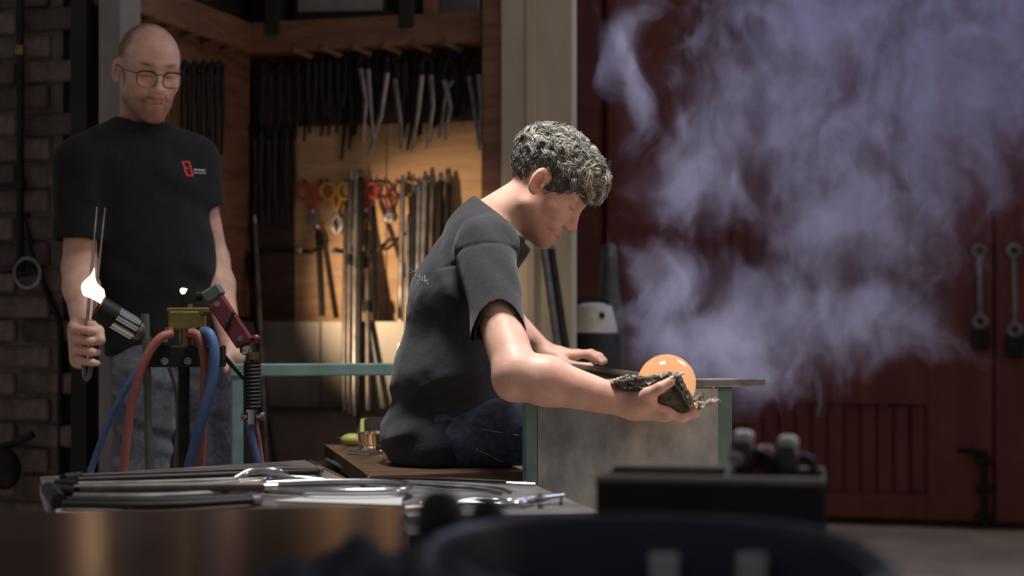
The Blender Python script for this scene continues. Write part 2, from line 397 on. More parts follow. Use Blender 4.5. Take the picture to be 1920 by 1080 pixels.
mk('back', MB().box(B(.32, .12, 2.2), (.5, .02, .5), RB), M_dark, cu)
mk('shelf_board', MB().box(B(.32, .06, 1.965), (.52, .10, .02), RB, .002), M_dark, cu)
gb = thing('grey_box', 'flat grey metal box inside the dark shelf cupboard', 'box', B(.3, .04, 1.976))
mk('body', MB().box(on_plane(642, 8, B(0, .05, 0), V) + Zv * .09, (.30, .06, .26), RB, .004), M_grey, gb)
mk('lid', MB().box(on_plane(642, 8, B(0, .045, 0), V) + Zv * .225, (.31, .07, .015), RB, .003), M_grey, gb)
mk('dark_roll', MB().tube([on_plane(560, 32, B(0, .01, 0), V), on_plane(745, 28, B(0, .01, 0), V)], .017, 10), M_black, cu)
up = thing('shelf_upright', 'timber upright rising from shelf beside the pale panel', 'upright', B(.72, .02, 1.99))
mk('post', MB().box(on_plane(808, 20, B(0, .03, 0), V) * [1, 1, 0] + [0, 0, 2.22], (.04, .05, .5), RB, .003), M_wood, up)
mk('cap', MB().box(on_plane(808, 20, B(0, .03, 0), V) * [1, 1, 0] + [0, 0, 2.48], (.06, .07, .02), RB, .003), M_wood, up)
pp = thing('pale_panel', 'pale painted board behind upright on shelf beside post', 'panel', B(.78, .1, 1.99))
mk('board', MB().box(on_plane(858, 20, B(0, .10, 0), V) * [1, 1, 0] + [0, 0, 2.2], (.15, .015, .42), RB, .003), M_grey, pp)
mk('batten', MB().box(on_plane(858, 20, B(0, .09, 0), V) * [1, 1, 0] + [0, 0, 2.38], (.15, .012, .03), RB, .003), M_wood, pp)

# hanging tools ------------------------------------------------------
ORD = ['first', 'second', 'third', 'fourth', 'fifth', 'sixth', 'seventh', 'eighth', 'ninth', 'tenth', 'eleventh', 'twelfth', 'thirteenth', 'fourteenth', 'fifteenth', 'sixteenth']
def jacks(top, la, lb_, off, label, group, plane=W, shiny=False, r=.0045):
    """sprung jacks: bow at the top, two arms of pixel points hanging down"""
    pa = [plane(*q, off) for q in la]; pb = [plane(*q, off) for q in lb_]; tp = plane(*top, off)
    t = thing('jacks', label, 'jacks', (pa[-1] + pb[-1]) / 2, group)
    mk('bow', MB().tube(curve([pa[0], (pa[0] + tp) / 2 + (pa[0] - pb[0]) * .35, tp, (pb[0] + tp) / 2 + (pb[0] - pa[0]) * .35, pb[0]], 5), r * 1.1, 6, flat=(1, 1.6)), M_black, t)
    for q in (pa, pb):
        mk('blade', MB().tube(q, [r * 1.2] + [r] * (len(q) - 2) + [r * .7], 6, flat=(1, 1.5)), M_isteel if shiny else M_black, t)
    k = tp; mk('hook', MB().tube([k + V * (off - .002), k - V * .004 + Zv * .0, k - V * .008 + Zv * .012], .003, 6), M_black, t)
    return t
G = 'steel jacks hanging under the shelf'
hung = [((893, 112), [(880, 144), (889, 200), (899, 282)], [(898, 140), (903, 200), (901, 270)], 1),
        ((842, 110), [(850, 150), (837, 168), (824, 258)], [(833, 150), (845, 200), (835, 255)], 1),
        ((800, 105), [(791, 141), (784, 210), (772, 287)], [(808, 141), (812, 200), (800, 280)], 1),
        ((733, 102), [(726, 137), (714, 220), (691, 290)], [(740, 148), (750, 220), (756, 285)], 1),
        ((768, 106), [(762, 140), (764, 200), (752, 278)], [(774, 140), (778, 200), (764, 282)], 0),
        ((680, 106), [(676, 129), (686, 189), (680, 268)], [(690, 130), (694, 190), (700, 262)], 1),
        ((655, 112), [(648, 140), (650, 200), (640, 300)], [(661, 140), (660, 200), (655, 280)], 0),
        ((628, 112), [(621, 140), (620, 200), (616, 255)], [(636, 140), (637, 200), (630, 250)], 0),
        ((598, 112), [(590, 140), (588, 200), (580, 250)], [(606, 140), (610, 200), (602, 255)], 0),
        ((566, 112), [(558, 140), (560, 200), (552, 260)], [(573, 140), (575, 200), (570, 265)], 0),
        ((532, 114), [(524, 140), (524, 200), (520, 300)], [(540, 140), (541, 200), (536, 290)], 0),
        ((500, 114), [(492, 140), (490, 200), (486, 310)], [(507, 140), (509, 200), (500, 305)], 0),
        ((472, 118), [(465, 150), (462, 220), (458, 330)], [(479, 150), (480, 220), (474, 320)], 0)]
hung_s = sorted(hung, key=lambda h: -h[0][0])
for i, (tp, a, b, s_) in enumerate(hung_s):
    jacks(tp, a, b, (.08 if s_ else .03) + .012 * (i % 2), ('bright' if s_ else 'sooty black') + ' steel jacks hanging under shelf, %s from the timber post' % ORD[i], G, shiny=bool(s_), r=.0052)
for i, px in enumerate((880, 858, 818, 786, 752, 716, 698, 664, 640, 610, 584)):
    y1 = 205 + 17 * (i * 5 % 4)
    jacks((px, 98), [(px - 7, 118), (px - 8, 160), (px - 3, y1)], [(px + 7, 118), (px + 7, 160), (px + 2, y1 - 4)], .055,
          'short sooty jacks on the inner pegs under shelf, %s from the timber post' % ORD[i], 'short sooty jacks under the shelf', r=.0062)
PL = B(-.047, 0, 0)
def WL(px, py, off=.02): return on_plane(px, py, PL + U * off, U)
for i, px in enumerate((348, 366, 384, 400, 412)):
    jacks((px, 118), [(px - 4, 140), (px - 6, 210), (px - 5, 300 - 8 * (i % 2))], [(px + 4, 140), (px + 6, 210), (px + 3, 290)], .05,
          'dark jacks on the side board, %s from the standing man' % ORD[i], 'dark jacks on the side board', plane=WL, r=.0055)
# second row of dark tongs lower in the corner
for i, px in enumerate((446, 470, 496, 522, 543)):
    jacks((px, 240), [(px - 6, 262), (px - 9, 330), (px - 4, 425 + 6 * (i % 3))], [(px + 6, 262), (px + 9, 330), (px + 5, 420)], .05,
          'blackened tongs in lower corner row, %s from the side wall' % ORD[i], 'blackened tongs in the corner', r=.006)

M_ired = pm('red grip', S(176, 56, 44), S(196, 70, 54), 12, .5)
M_idred = pm('dark red grip', S(110, 40, 40), S(130, 50, 48), 12, .5)
M_yel = pm('yellow grip', S(206, 160, 50), S(224, 180, 70), 12, .5)
M_oliv = pm('olive grip', S(110, 104, 46), S(130, 122, 60), 12, .5)
def shears(px, y0, yl, y1, wd, m, label, blade=True, off=.03):
    a = W(px, y1, off); t = thing('shears', label, 'shears', a, 'shears on the lower peg row')
    for sg in (-1, 1):
        c_ = W(px + sg * wd * .5, (y0 + yl) / 2, off); rx = np.linalg.norm(W(px + wd * .42, y0, off) - W(px, y0, off)); rz = abs(W(px, y0, off)[2] - W(px, yl, off)[2]) / 2
        loop = [c_ + rx * math.cos(k * math.pi / 9) * U + rz * math.sin(k * math.pi / 9) * Zv for k in range(18)]
        hd = mk('handle', MB().tube(loop, .0052, 6, closed=True).tube(curve([W(px + sg * wd * .25, yl - 2, off), W(px + sg * 4, yl + 14, off), W(px - sg * 2, yl + 26, off)], 4), .0052, 6), m, t)
        top = W(px + sg * wd * .5, y0, off)
        mk('peg', MB().tube([top + V * (off - .002), top - V * .012 + Zv * .01], .004, 6), M_black, t)
    ym = yl + 24
    for sg in (-1, 1):
        q = [W(px - sg * 2, ym, off), W(px + sg * (9 if not blade else 5), ym + (y1 - ym) * .45, off - sg * .002), W(px + sg * 1.5, y1, off)]
        mk('blade', MB().tube(curve(q, 4), [.006] * 5 + [.008, .007, .004, .002][:4], 6, flat=(.4, 1.2)), M_isteel, t)
    mk('pivot', MB().tube([W(px, ym, off + .008), W(px, ym, off - .004)], .006, 8), M_bsteel, t)
shears(587, 343, 372, 421, 32, M_ired, 'bright red-handled shears on pegs, left end of lower row')
shears(631, 343, 374, 440, 32, M_yel, 'yellow-handled shears with leaf-shaped blades beside blowpipes', False)
shears(686, 343, 370, 415, 24, M_ired, 'red-handled shears half behind the upright blowpipes')
shears(730, 343, 372, 418, 32, M_idred, 'dark red-handled shears between the two bundles of pipes')
shears(780, 340, 366, 412, 30, M_oliv, 'olive-handled shears behind the dark rod bundle')
# upright blow pipes leaning on the board
def pipe(px0, y0, px1, y1, r, m, label, group, off0=.05, off1=.20, name='blowpipe', collar=None):
    a = W(px0, y0, off0); b = W(px1, y1, off1); t = thing(name, label, 'pipe', b, group)
    mk('tube', MB().tube([a, b], r, 10), m, t)
    mk('mouthpiece', MB().tube([a, a + nrm(a - b) * .03], [r * .8, r * .6], 8), M_bsteel if m is not M_black else M_isteel, t)
    if collar: 
        q = a + (b - a) * collar; mk('collar', MB().tube([q, q + nrm(b - a) * .035], r * 1.7, 10), M_black, t)
    return t
M_dpipe = pm('dull pipe', S(92, 86, 80), S(126, 118, 110), 14, .45, .7)
GP = 'blowpipes leaning on the tool board'
zfl = lambda: None
for i, (x0, y0, x1, y1, r, m, cl) in enumerate(((649, 392, 645, 770, .010, M_dpipe, None), (657, 336, 654, 775, .0095, M_dpipe, .33), (668, 340, 664, 780, .0085, M_isteel, None), (677, 333, 672, 785, .010, M_black, .34), (700, 388, 703, 592, .008, M_black, None), (689, 432, 690, 770, .0095, M_dpipe, .4))):
    pipe(x0, y0, x1, y1, r, m, '%s blowpipe leaning on the glowing board, %s counted from yellow shears' % (('dull grey', 'dull grey', 'pale steel', 'black', 'thin black', 'grey')[i], ORD[i]), GP, collar=cl)
for i, (x0, y0, x1, y1, r, m) in enumerate(((755, 345, 748, 770, .010, M_isteel), (766, 418, 762, 770, .008, M_isteel), (777, 362, 771, 770, .012, M_black), (786, 350, 779, 770, .009, M_isteel), (797, 338, 787, 770, .010, M_isteel), (811, 352, 800, 770, .008, M_dpipe), (826, 340, 815, 770, .013, M_black), (840, 344, 830, 770, .011, M_black))):
    pipe(x0, y0, x1, y1, r, m, '%s punty rod in bundle behind the seated man, %s from dark red shears' % (('grey', 'short grey', 'thick black', 'grey', 'grey', 'slim dull', 'thick black', 'black')[i], ORD[i]), 'punty rods behind the seated man', name='punty_rod', off0=.04, off1=.12)
# long poles to the left of the steel sheet
for i, (x0, y0, x1, y1, m) in enumerate(((462, 470, 520, 900, M_black), (478, 420, 500, 880, M_dpipe))):
    pipe(x0, y0, x1, y1, .009, m, ('black long pole crossing the steel sheet beside standing man', 'dull slim pole crossing steel sheet, right of the man')[i], 'poles by the steel sheet', .06, .30, 'long_pole')
# pokers and hooks
a = W(597, 432, .04); b = W(604, 592, .10)
t = thing('poker', 'dark poker with pale tip leaning left of yellow shears', 'poker', b)
mk('shaft', MB().tube([a, b], .009, 8, flat=(.6, 1.2)), M_black, t); mk('tip', MB().ball(W(594, 425, .045), .012, 8, 6), M_bsteel, t); mk('grip', MB().tube([W(598, 440, .04), W(600, 458, .05)], .014, 8), M_black, t)
rk = thing('pipe_rest', 'bent black rod hooks on pegs across the glowing board', 'rack', W(650, 470, .03))
for q in ([(563, 470), (585, 473), (592, 466)], [(625, 470), (645, 473), (655, 455)], [(688, 472), (708, 470), (738, 442)]):
    mk('hook', MB().tube([W(*q[0], .02), W(*q[1], .06), W(*q[2], .06)], [.006, .006, .008], 8), M_black, rk)
    mk('peg', MB().tube([W(*q[0], .0), W(*q[0], .035)], .009, 8), M_bsteel, rk)
rr = thing('tool_rail', 'thin dark rail with bright studs in the dark corner', 'rail', W(490, 470, .02))
mk('bar', MB().tube([W(432, 468, .04), W(556, 470, .04)], .006, 8), M_black, rr)
for px in (436, 465, 555): mk('stud', MB().ball(W(px, 468, .046), .010, 8, 6), M_brass, rr)
t = thing('yellow_file', 'yellow-handled file hanging beside the standing man', 'file', W(434, 525, .06))
mk('handle', MB().tube([W(424, 408, .07), W(427, 440, .07), W(430, 462, .07)], [.008, .014, .010], 8), M_yel, t)
mk('blade', MB().tube([W(430, 462, .07), W(435, 525, .07)], [.007, .005], 6, flat=(.5, 1.2)), M_yel, t)
mk('clip', MB().ball(W(424, 406, .07), .011, 8, 6), M_bsteel, t)
# --- pipework on the brick wall
q = lambda px, py, off=.06: on_plane(px, py, c - V * off, V)
t = thing('conduit', 'dark vertical pipe with couplings on the brick wall', 'pipe', q(38, 500))
mk('pipe', MB().tube([q(38, -60), q(38, 510)], .011, 10), M_black, t)
for py in (95, 345, 495): mk('coupling', MB().tube([q(38, py - 9), q(38, py + 9)], .017, 10), M_brass if py < 300 else M_black, t)
mk('side_branch', MB().tube([q(-40, 347), q(36, 347)], .007, 8), M_black, t)
t = thing('wall_valve', 'round handwheel valve low on the brick wall pipe', 'valve', q(40, 540))
mk('wheel', MB().tube([q(52 + 24 * math.cos(k * math.pi / 8), 512 + 28 * math.sin(k * math.pi / 8), .08) for k in range(16)], .006, 8, closed=True), M_isteel, t)
mk('spoke', MB().tube([q(28, 512, .08), q(76, 512, .08)], .005, 6), M_black, t); mk('stem', MB().tube([q(52, 512, .09), q(52, 512, .0)], .009, 8), M_black, t)
mk('inlet', MB().tube([q(-30, 513, .03), q(50, 513, .03)], .008, 8), M_black, t)
t = tag(mk('black_cable', MB().tube(curve([q(50, 400, .02), q(62, 470, .03), q(92, 560, .03), q(113, 620, .03), q(113, 760, .03), q(114, 900, .03)], 6), .009, 8), M_black), 'black cable drooping down the brick wall beside standing man', 'cable')
t = thing('bracket_arm', 'dark slanting bracket low at the left edge of brick wall', 'bracket', q(10, 840))
mk('arm', MB().tube([q(-30, 855, .10), q(62, 815, .10)], .011, 8), M_black, t); mk('disc', MB().ball(q(8, 880, .12), (.05, .03, .06)), M_black, t)
# ================================================================== GLASSMAKER'S BENCH
A12 = R(12); UB = np.array([math.cos(A12), math.sin(A12), 0]); VB_ = np.array([-math.sin(A12), math.cos(A12), 0]); RBn = rotz(A12)
Q0 = np.array([.265, 3.53, 0])      # on the near rail under the pipe
def BN(u, v, z): return Q0 + u * UB + v * VB_ + z * Zv
RZ = .878
bench = thing('glassblowing_bench', 'green-framed steel bench with wooden seat and grey shield panel', 'bench', BN(-.3, .5, 0))
def bb(name, u0, u1, v0, v1, z0, z1, m, bev=.003, parent=bench): return mk(name, MB().box(BN((u0 + u1) / 2, (v0 + v1) / 2, (z0 + z1) / 2), (u1 - u0, v1 - v0, z1 - z0), RBn, bev), m, parent)
M_seat = pm('oiled seat wood', S(58, 42, 32), S(98, 72, 54), 7, .36, stretch=(1, 5, 1), detail=6, bump=.08)
M_shield = pm('stained galvanised shield', S(128, 134, 136), S(182, 187, 187), 9, .6, .05, stretch=(1.3, 1.3, .8), lo=.36, hi=.66, detail=9, rvar=.2)
bb('arm_rail', -.235, .27, -.012, .03, RZ - .018, RZ, M_isteel)       # near arm
bb('arm_rail', -.79, .16, 1.06, 1.105, RZ - .004 - .02, RZ + .008, M_green)         # far arm
bb('leg', -.245, -.220, -.008, .022, 0, RZ - .018, M_green)
bb('leg', .170, .205, .012, .042, 0, RZ - .018, M_green)
bb('leg', -.785, -.755, 1.065, 1.10, 0, RZ - .02, M_green)
bb('leg', .12, .15, 1.065, 1.10, 0, RZ - .02, M_green)
bb('shield_panel', -.218, .168, -.004, .006, .12, RZ - .02, M_shield, .001)
bb('foot_plate', -.81, -.73, 1.04, 1.12, .575, .585, M_green)
bb('cross_rail', -.785, -.755, .03, 1.06, .58, .61, M_black)
bb('cross_rail', .12, .15, .03, 1.06, .56, .59, M_green)
SEZ = .68
# seat plank, left end splayed as in the picture
sp = [T(608, 833, SEZ), T(692, 893, SEZ), T(988, 884, SEZ), BN(-.225, .75, SEZ)]
mk('seat', MB().prism(sp, (0, 0, -.035)), M_seat, bench, 20)
mk('seat_skirt', MB().prism([p - Zv * .037 + UB * .02 for p in sp], (0, 0, -.05)), M_black, bench, 20)
ang = [T(594, 868, .66), T(690, 912, .66)]
tr = thing('angle_iron_tray', 'dark angle-iron tray along the left end of wooden seat', 'tray', T(640, 890, .60))
mk('base', MB().prism([T(580, 868, .64), T(668, 912, .64), T(700, 908, .64), T(612, 862, .64)], (0, 0, -.012)), M_black, tr)
mk('lip', MB().tube([T(580, 866, .655), T(670, 912, .655)], .005, 6), M_brass, tr); mk('lip', MB().tube([T(612, 862, .655), T(704, 906, .655)], .005, 6), M_isteel, tr)
mk('support', MB().box(T(640, 890, .32), (.03, .03, .64), None), M_black, tr)
# things on the seat: glass of amber drink, green fruit, chrome calipers
M_glass = pm('clear glass', (1, 1, 1, 1), None, rough=.02, trans=1, ior=1.45)
M_amber = pm('amber drink', S(255, 226, 196), S(255, 222, 188), rough=.03, trans=1, ior=1.33)
g0 = T(699, 843, SEZ); r_ = 27 * g0[1] / FPX; hh = 60 * g0[1] / FPX
t = thing('drinking_glass', 'short clear glass half full of amber drink on bench seat', 'glass', g0)
mk('tumbler', MB().lathe([(r_ * .5, .001), (r_ * .86, .001), (r_ * .93, .006), (r_ * 1.10, hh * .5), (r_ * 1.05, hh * .96), (r_ * 1.02, hh), (r_ * .95, hh), (r_ * .93, hh * .96), (r_ * .96, hh * .5), (r_ * .80, .014), (r_ * .3, .012)], g0, n=36), M_glass, t, 60)
mk('drink', MB().lathe([(r_ * .3, .0122), (r_ * .795, .0142), (r_ * .955, hh * .52), (r_ * .5, hh * .52)], g0, n=36), M_amber, t, 60)
M_fruit = pm('green fruit', S(150, 150, 66), S(190, 184, 96), 9, .5)
f0 = T(660, 836, SEZ)
t = thing('green_fruit', 'yellow-green fruit lying behind the drinking glass', 'fruit', f0)
mk('body', MB().ball(f0 + Zv * .016, (.030, .022, .016), 18, 12, rotz(.3)), M_fruit, t, 180); mk('stalk', MB().tube([f0 + [-.028, 0, .018], f0 + [-.038, -.004, .021]], .0025, 6), M_seat, t)
k0 = T(682, 851, SEZ)
t = thing('chrome_tongs', 'small chrome tongs lying in front of the drinking glass', 'tongs', k0)
mk('arm', MB().tube([T(652, 849, SEZ + .004), T(690, 852, SEZ + .005), T(716, 847, SEZ + .004)], .0035, 8), M_bsteel, t)
mk('arm', MB().tube([T(655, 846, SEZ + .004), T(690, 846, SEZ + .005), T(716, 846, SEZ + .004)], .003, 8), M_bsteel, t); mk('pivot', MB().ball(T(714, 847, SEZ + .005), .005, 8, 6), M_bsteel, t)

# ================================================================== TOOL TABLE
TZ = .70
M_ttop = pm('table sheet', S(104, 98, 92), S(136, 130, 122), 5, .42, .6, rvar=.2)
M_tedge = pm('pale table edge', S(150, 152, 150), S(178, 178, 174), 8, .5)
tt = thing('tool_table', 'steel-topped table strewn with glassmaking tools', 'table', (-.5, 3.1, 0))
tp = [np.array(q + (TZ,)) for q in ((-.905, 3.27), (-.445, 3.66), (-.17, 2.72), (-.697, 2.60))]
mk('top', MB().prism(tp[::-1], (0, 0, -.012)), M_ttop, tt, 20)
mk('edge', MB().prism([p - Zv * .013 for p in tp[::-1]], (0, 0, -.022)), M_tedge, tt, 20)
cen = sum(tp) / 4
for p in tp: mk('leg', MB().box((p + (cen - p) * .1) * [1, 1, 0] + Zv * .332, (.03, .03, .664), rotz(R(16)), .003), M_black, tt)
t2 = thing('side_table', 'grey sheet-metal side table in front of the wooden seat', 'table', (-.05, 2.9, 0))
s2 = [np.array(q + (TZ - .004,)) for q in ((-.255, 3.20), (.045, 3.13), (.142, 2.69), (-.16, 2.64))]
mk('top', MB().prism(s2[::-1], (0, 0, -.012)), M_galv, t2, 20); mk('edge', MB().prism([p - Zv * .013 for p in s2[::-1]], (0, 0, -.016)), M_tedge, t2, 20)
cen = sum(s2) / 4
for p in s2: mk('leg', MB().box((p + (cen - p) * .12) * [1, 1, 0] + Zv * .334, (.025, .025, .666), None, .003), M_black, t2)
M_paper = pm('white paper', S(196, 198, 196), S(214, 214, 210), 6, .8)
ps = [T(512, 940, TZ + .001), T(640, 925, TZ + .001), T(755, 932, TZ + .001), T(752, 948, TZ + .001)]
tag(mk('paper_sheet', MB().prism(ps[::-1], (0, 0, .0012)), M_paper, None, 20), 'white paper sheet under bright jacks on the tool table', 'paper')
ps = [T(104, 948, TZ + .001), T(150, 940, TZ + .001), T(250, 962, TZ + .001), T(105, 968, TZ + .001)]
tag(mk('paper_sheet', MB().prism(ps[::-1], (0, 0, .0012)), M_paper, None, 20), 'white paper corner under the black handles at table left', 'paper')
def lying(name, label, cat, group, parts, z=TZ):
    """parts: list of (part name, [(px,py,lift)], radius, material, flat)"""
    t = thing(name, label, cat, T(*parts[0][1][len(parts[0][1]) // 2][:2], z), group)
    for nm, pts, r, m, fl in parts: mk(nm, MB().tube(curve([T(a, b, z + l) for a, b, l in pts], 4), r, 12, flat=fl), m, t)
    return t
GT = 'tools lying on the tool table'
lying('jacks', 'large black-handled jacks lying farthest back on the tool table', 'jacks', GT, [
    ('arm', [(150, 893, .012), (340, 886, .012), (500, 880, .012), (594, 880, .010)], .006, M_black, (1.3, 1)),
    ('arm', [(146, 900, .012), (340, 893, .012), (500, 887, .012), (594, 884, .010)], .006, M_black, (1.3, 1)),
    ('bow', [(594, 880, .010), (601, 882, .010), (594, 884, .010)], .007, M_isteel, (1, 1)),
    ('grip', [(118, 897, .012), (150, 893, .012)], .009, M_black, (1, 1))])
lying('jacks', 'jacks with dull steel blades, second from back of tool table', 'jacks', GT, [
    ('blade', [(140, 908, .010), (300, 904, .010), (440, 899, .010)], .006, M_isteel, (1.6, .8)),
    ('blade', [(140, 914, .010), (300, 912, .010), (445, 904, .010)], .006, M_isteel, (1.6, .8)),
    ('bow', [(440, 899, .010), (470, 884, .022), (520, 884, .022), (535, 893, .010), (500, 900, .01), (445, 904, .010)], .0065, M_bsteel, (1, 1)),
    ('grip', [(105, 910, .012), (142, 911, .012)], .011, M_black, (1, 1))])
lying('jacks', 'long jacks with bright silver bow loop at right end of table', 'jacks', GT, [
    ('blade', [(140, 922, .010), (300, 921, .010), (500, 910, .010)], .007, M_isteel, (1.6, .8)),
    ('blade', [(140, 930, .010), (300, 930, .010), (500, 918, .010)], .007, M_isteel, (1.6, .8)),
    ('bow', [(500, 908, .010), (610, 904, .012), (720, 905, .012), (762, 909, .012), (766, 915, .012), (740, 921, .012), (620, 923, .012), (500, 919, .010)], .0065, M_bsteel, (1, 1)),
    ('grip', [(98, 920, .013), (145, 926, .012)], .012, M_black, (1, 1))])
lying('jacks', 'black jacks nearest the front edge of the tool table', 'jacks', GT, [
    ('arm', [(120, 938, .010), (300, 939, .010), (470, 932, .010)], .008, M_black, (1.5, .8)),
    ('arm', [(120, 946, .010), (300, 947, .010), (470, 938, .010)], .008, M_black, (1.5, .8)),
    ('bow', [(470, 932, .010), (486, 935, .010), (470, 938, .010)], .008, M_isteel, (1, 1)),
    ('grip', [(92, 917, .016), (112, 940, .014)], .013, M_black, (1, 1))])
lying('tweezers', 'bright bent tweezers standing on edge behind silver loop', 'tweezers', GT, [
    ('arm', [(445, 898, .004), (468, 882, .022), (530, 893, .018), (640, 902, .008)], .004, M_bsteel, (1, 1)),
    ('arm', [(508, 897, .012), (560, 898, .014), (640, 903, .008)], .0045, M_bsteel, (1, 1))])
lying('steel_rod', 'thick grey steel rod lying across the tool table middle', 'rod', GT, [
    ('shaft', [(150, 917, .02), (330, 914, .02), (495, 913, .02)], .008, M_dpipe, (1, 1)), ('tip', [(495, 913, .02), (520, 912, .02)], .005, M_bsteel, (1, 1))])
lying('small_scraper', 'small pale scraper lying at back edge of tool table', 'scraper', GT, [
    ('blade', [(500, 875, .004), (532, 875, .004)], .006, M_bsteel, (1.6, .5)), ('tang', [(532, 875, .004), (552, 877, .004)], .003, M_black, (1, 1))])
GS = 'tools lying on the side table'; z2 = TZ - .004
lying('tweezers', 'long slim steel tweezers along the wooden seat edge', 'tweezers', GS, [
    ('arm', [(690, 897, .012), (840, 902, .010), (1003, 909, .006)], .0035, M_bsteel, (1, 1)),
    ('arm', [(690, 897, .012), (840, 899, .016), (950, 904, .012)], .003, M_black, (1, 1))], z2)
lying('tweezers', 'curved-tip steel tweezers on the side table behind the shears', 'tweezers', GS, [
    ('arm', [(690, 900, .008), (800, 909, .008), (900, 916, .006), (940, 924, .004)], .0035, M_isteel, (1, 1)),
    ('arm', [(690, 900, .008), (820, 906, .010), (925, 913, .008), (958, 922, .004)], .0035, M_isteel, (1, 1))], z2)
lying('diamond_shears', 'bright diamond shears with long tips lying on side table', 'shears', GS, [
    ('handle', [(852, 945, .006), (900, 936, .012), (935, 938, .010), (960, 940, .01), (1000, 934, .01)], .0038, M_bsteel, (1, 1)),
    ('handle', [(852, 945, .006), (890, 943, .008), (940, 945, .006), (975, 944, .008), (1000, 936, .01)], .0038, M_bsteel, (1, 1)),
    ('blade', [(985, 938, .010), (1015, 934, .012), (1056, 929, .012)], .0035, M_bsteel, (1, 1)),
    ('blade', [(975, 942, .008), (1010, 939, .008), (1030, 933, .010)], .0035, M_isteel, (1, 1)),
    ('pivot', [(1012, 935, .008), (1012, 930, .020)], .005, M_bsteel, (1, 1)),
    ('tip', [(1053, 930, .012), (1051, 945, .002)], .0025, M_black, (1, 1))], z2)
lying('steel_ferrule', 'short bright ferrule at the side table left edge', 'ferrule', GS, [
    ('tube', [(756, 952, .008), (790, 949, .008)], .006, M_bsteel, (1, 1)), ('ring', [(786, 949, .008), (790, 949, .008)], .008, M_isteel, (1, 1))], z2)

# ================================================================== GLOSSY MARVER TABLE IN FRONT
MZ = .75
M_marv = pm('polished steel marver', S(120, 98, 82), S(140, 116, 98), 3, .23, .9, bump=0, rvar=.04)
mv = thing('marver_table', 'dark polished steel marver table at the front, mirroring the flames', 'table', (-.4, 1.7, 0))
mp_ = [np.array(q + (MZ,)) for q in ((-.70, 2.22), (-.146, 2.30), (-.10, 1.15), (-.70, 1.15))]
mk('top', MB().prism(mp_[::-1], (0, 0, -.03)), M_marv, mv, 20)
cen = sum(mp_) / 4
for p in mp_: mk('leg', MB().box((p + (cen - p) * .12) * [1, 1, 0] + Zv * .36, (.05, .05, .72), None, .004), M_black, mv)
# ================================================================== FOREGROUND WORKTOP WITH TUB AND TOOL BOX
M_tub = pm('dark blue plastic', S(24, 29, 46), S(32, 39, 60), 6, .45)
M_rub = pm('black rubber', S(24, 22, 22), S(34, 32, 32), 10, .6)
M_white = pm('white plastic cap', S(180, 180, 174), S(200, 200, 194), 6, .4)
wt = thing('low_worktop', 'dark low worktop under the blue tub and black box', 'table', (.15, 1.6, 0))
mk('top', MB().box((.17, 1.62, .69), (.50, 1.36, .03), None, .004), M_black, wt)
for x in (-.04, .38):
    for y in (1.0, 2.24): mk('leg', MB().box((x, y, .337), (.04, .04, .674), None, .003), M_black, wt)
tb0 = np.array([.108, 1.36, .706])
t = thing('blue_tub', 'dark blue plastic tub with thick lit rim, nearest the camera', 'tub', tb0)
def ovalring(rx, ry, z, n=40, pw_=2.6):
    o = []
    for k in range(n):
        a = 2 * math.pi * k / n; cx, sx = math.cos(a), math.sin(a)
        o.append(tb0 + [rx * abs(cx) ** (2 / pw_) * np.sign(cx), ry * abs(sx) ** (2 / pw_) * np.sign(sx), z])
    return o
rings = [ovalring(.160, .22, .002), ovalring(.176, .238, .104), ovalring(.166, .228, .104), ovalring(.148, .212, .012)]
vv = [p for r__ in rings for p in r__] ; ff = [(i * 40 + k, i * 40 + (k + 1) % 40, (i + 1) * 40 + (k + 1) % 40, (i + 1) * 40 + k) for i in range(3) for k in range(40)] + [tuple(range(40))[::-1], tuple(range(120, 160))]
raw('shell', vv, ff, M_tub, t, 40)
mk('rim', MB().tube(ovalring(.178, .240, .104), .008, 10, closed=True), M_tub, t)
for px, d in ((1245, 1.555), (1410, 1.525)): mk('label_patch', MB().box(P(px, 1068, d), (.026, .003, .030), None, .001), M_white, t)
mk('handle', MB().tube(curve([P(1545, 1062, 1.52), P(1575, 1030, 1.50), P(1605, 1024, 1.46)]), .008, 8), M_tub, t)
# dark blocks resting in the tub, cups up
for i, (px, py, d, r__) in enumerate(((826, 985, 1.62, .024), (915, 1000, 1.58, .019))):
    a = P(px, py, d); t = thing('wooden_block', ('larger', 'smaller')[i] + ' blackened wooden block cup standing in the left of the tub', 'block', a - Zv * .04, 'blocks in the tub')
    mk('cup', MB().lathe([(r__ * .55, -.035), (r__ * .8, -.025), (r__, -.005), (r__ * .95, .015), (r__ * .7, .028), (r__ * .4, .033)], a, n=16), M_rub, t, 60)
    mk('handle', MB().tube([a - Zv * .03, np.array([a[0] + .03, a[1] - .06, .735])], .010, 8), M_rub, t)
# black tool box with two capped bottles
bx = P(1338, 955, 2.14); bx[2] = .706
zt = .808
t = thing('black_tool_box', 'open black box with grey rim behind the blue tub', 'box', bx)
rb = rotz(R(-10)); Wd, Dp, Hh = .272, .15, .10
for nm, cc, sz in (('wall', (0, -Dp / 2, Hh / 2), (Wd, .006, Hh)), ('wall', (0, Dp / 2, Hh / 2), (Wd, .006, Hh)), ('wall', (-Wd / 2, 0, Hh / 2), (.006, Dp, Hh)), ('wall', (Wd / 2, 0, Hh / 2), (.006, Dp, Hh)), ('bottom', (0, 0, .004), (Wd, Dp, .006))):
    mk(nm, MB().box(bx + rb @ np.array(cc), sz, rb, .001), M_rub, t)
mk('rim', MB().tube([bx + rb @ np.array([sx * Wd / 2, sy * Dp / 2, Hh]) for sx, sy in ((-1, -1), (1, -1), (1, 1), (-1, 1))], .0055, 8, closed=True), M_grey, t)
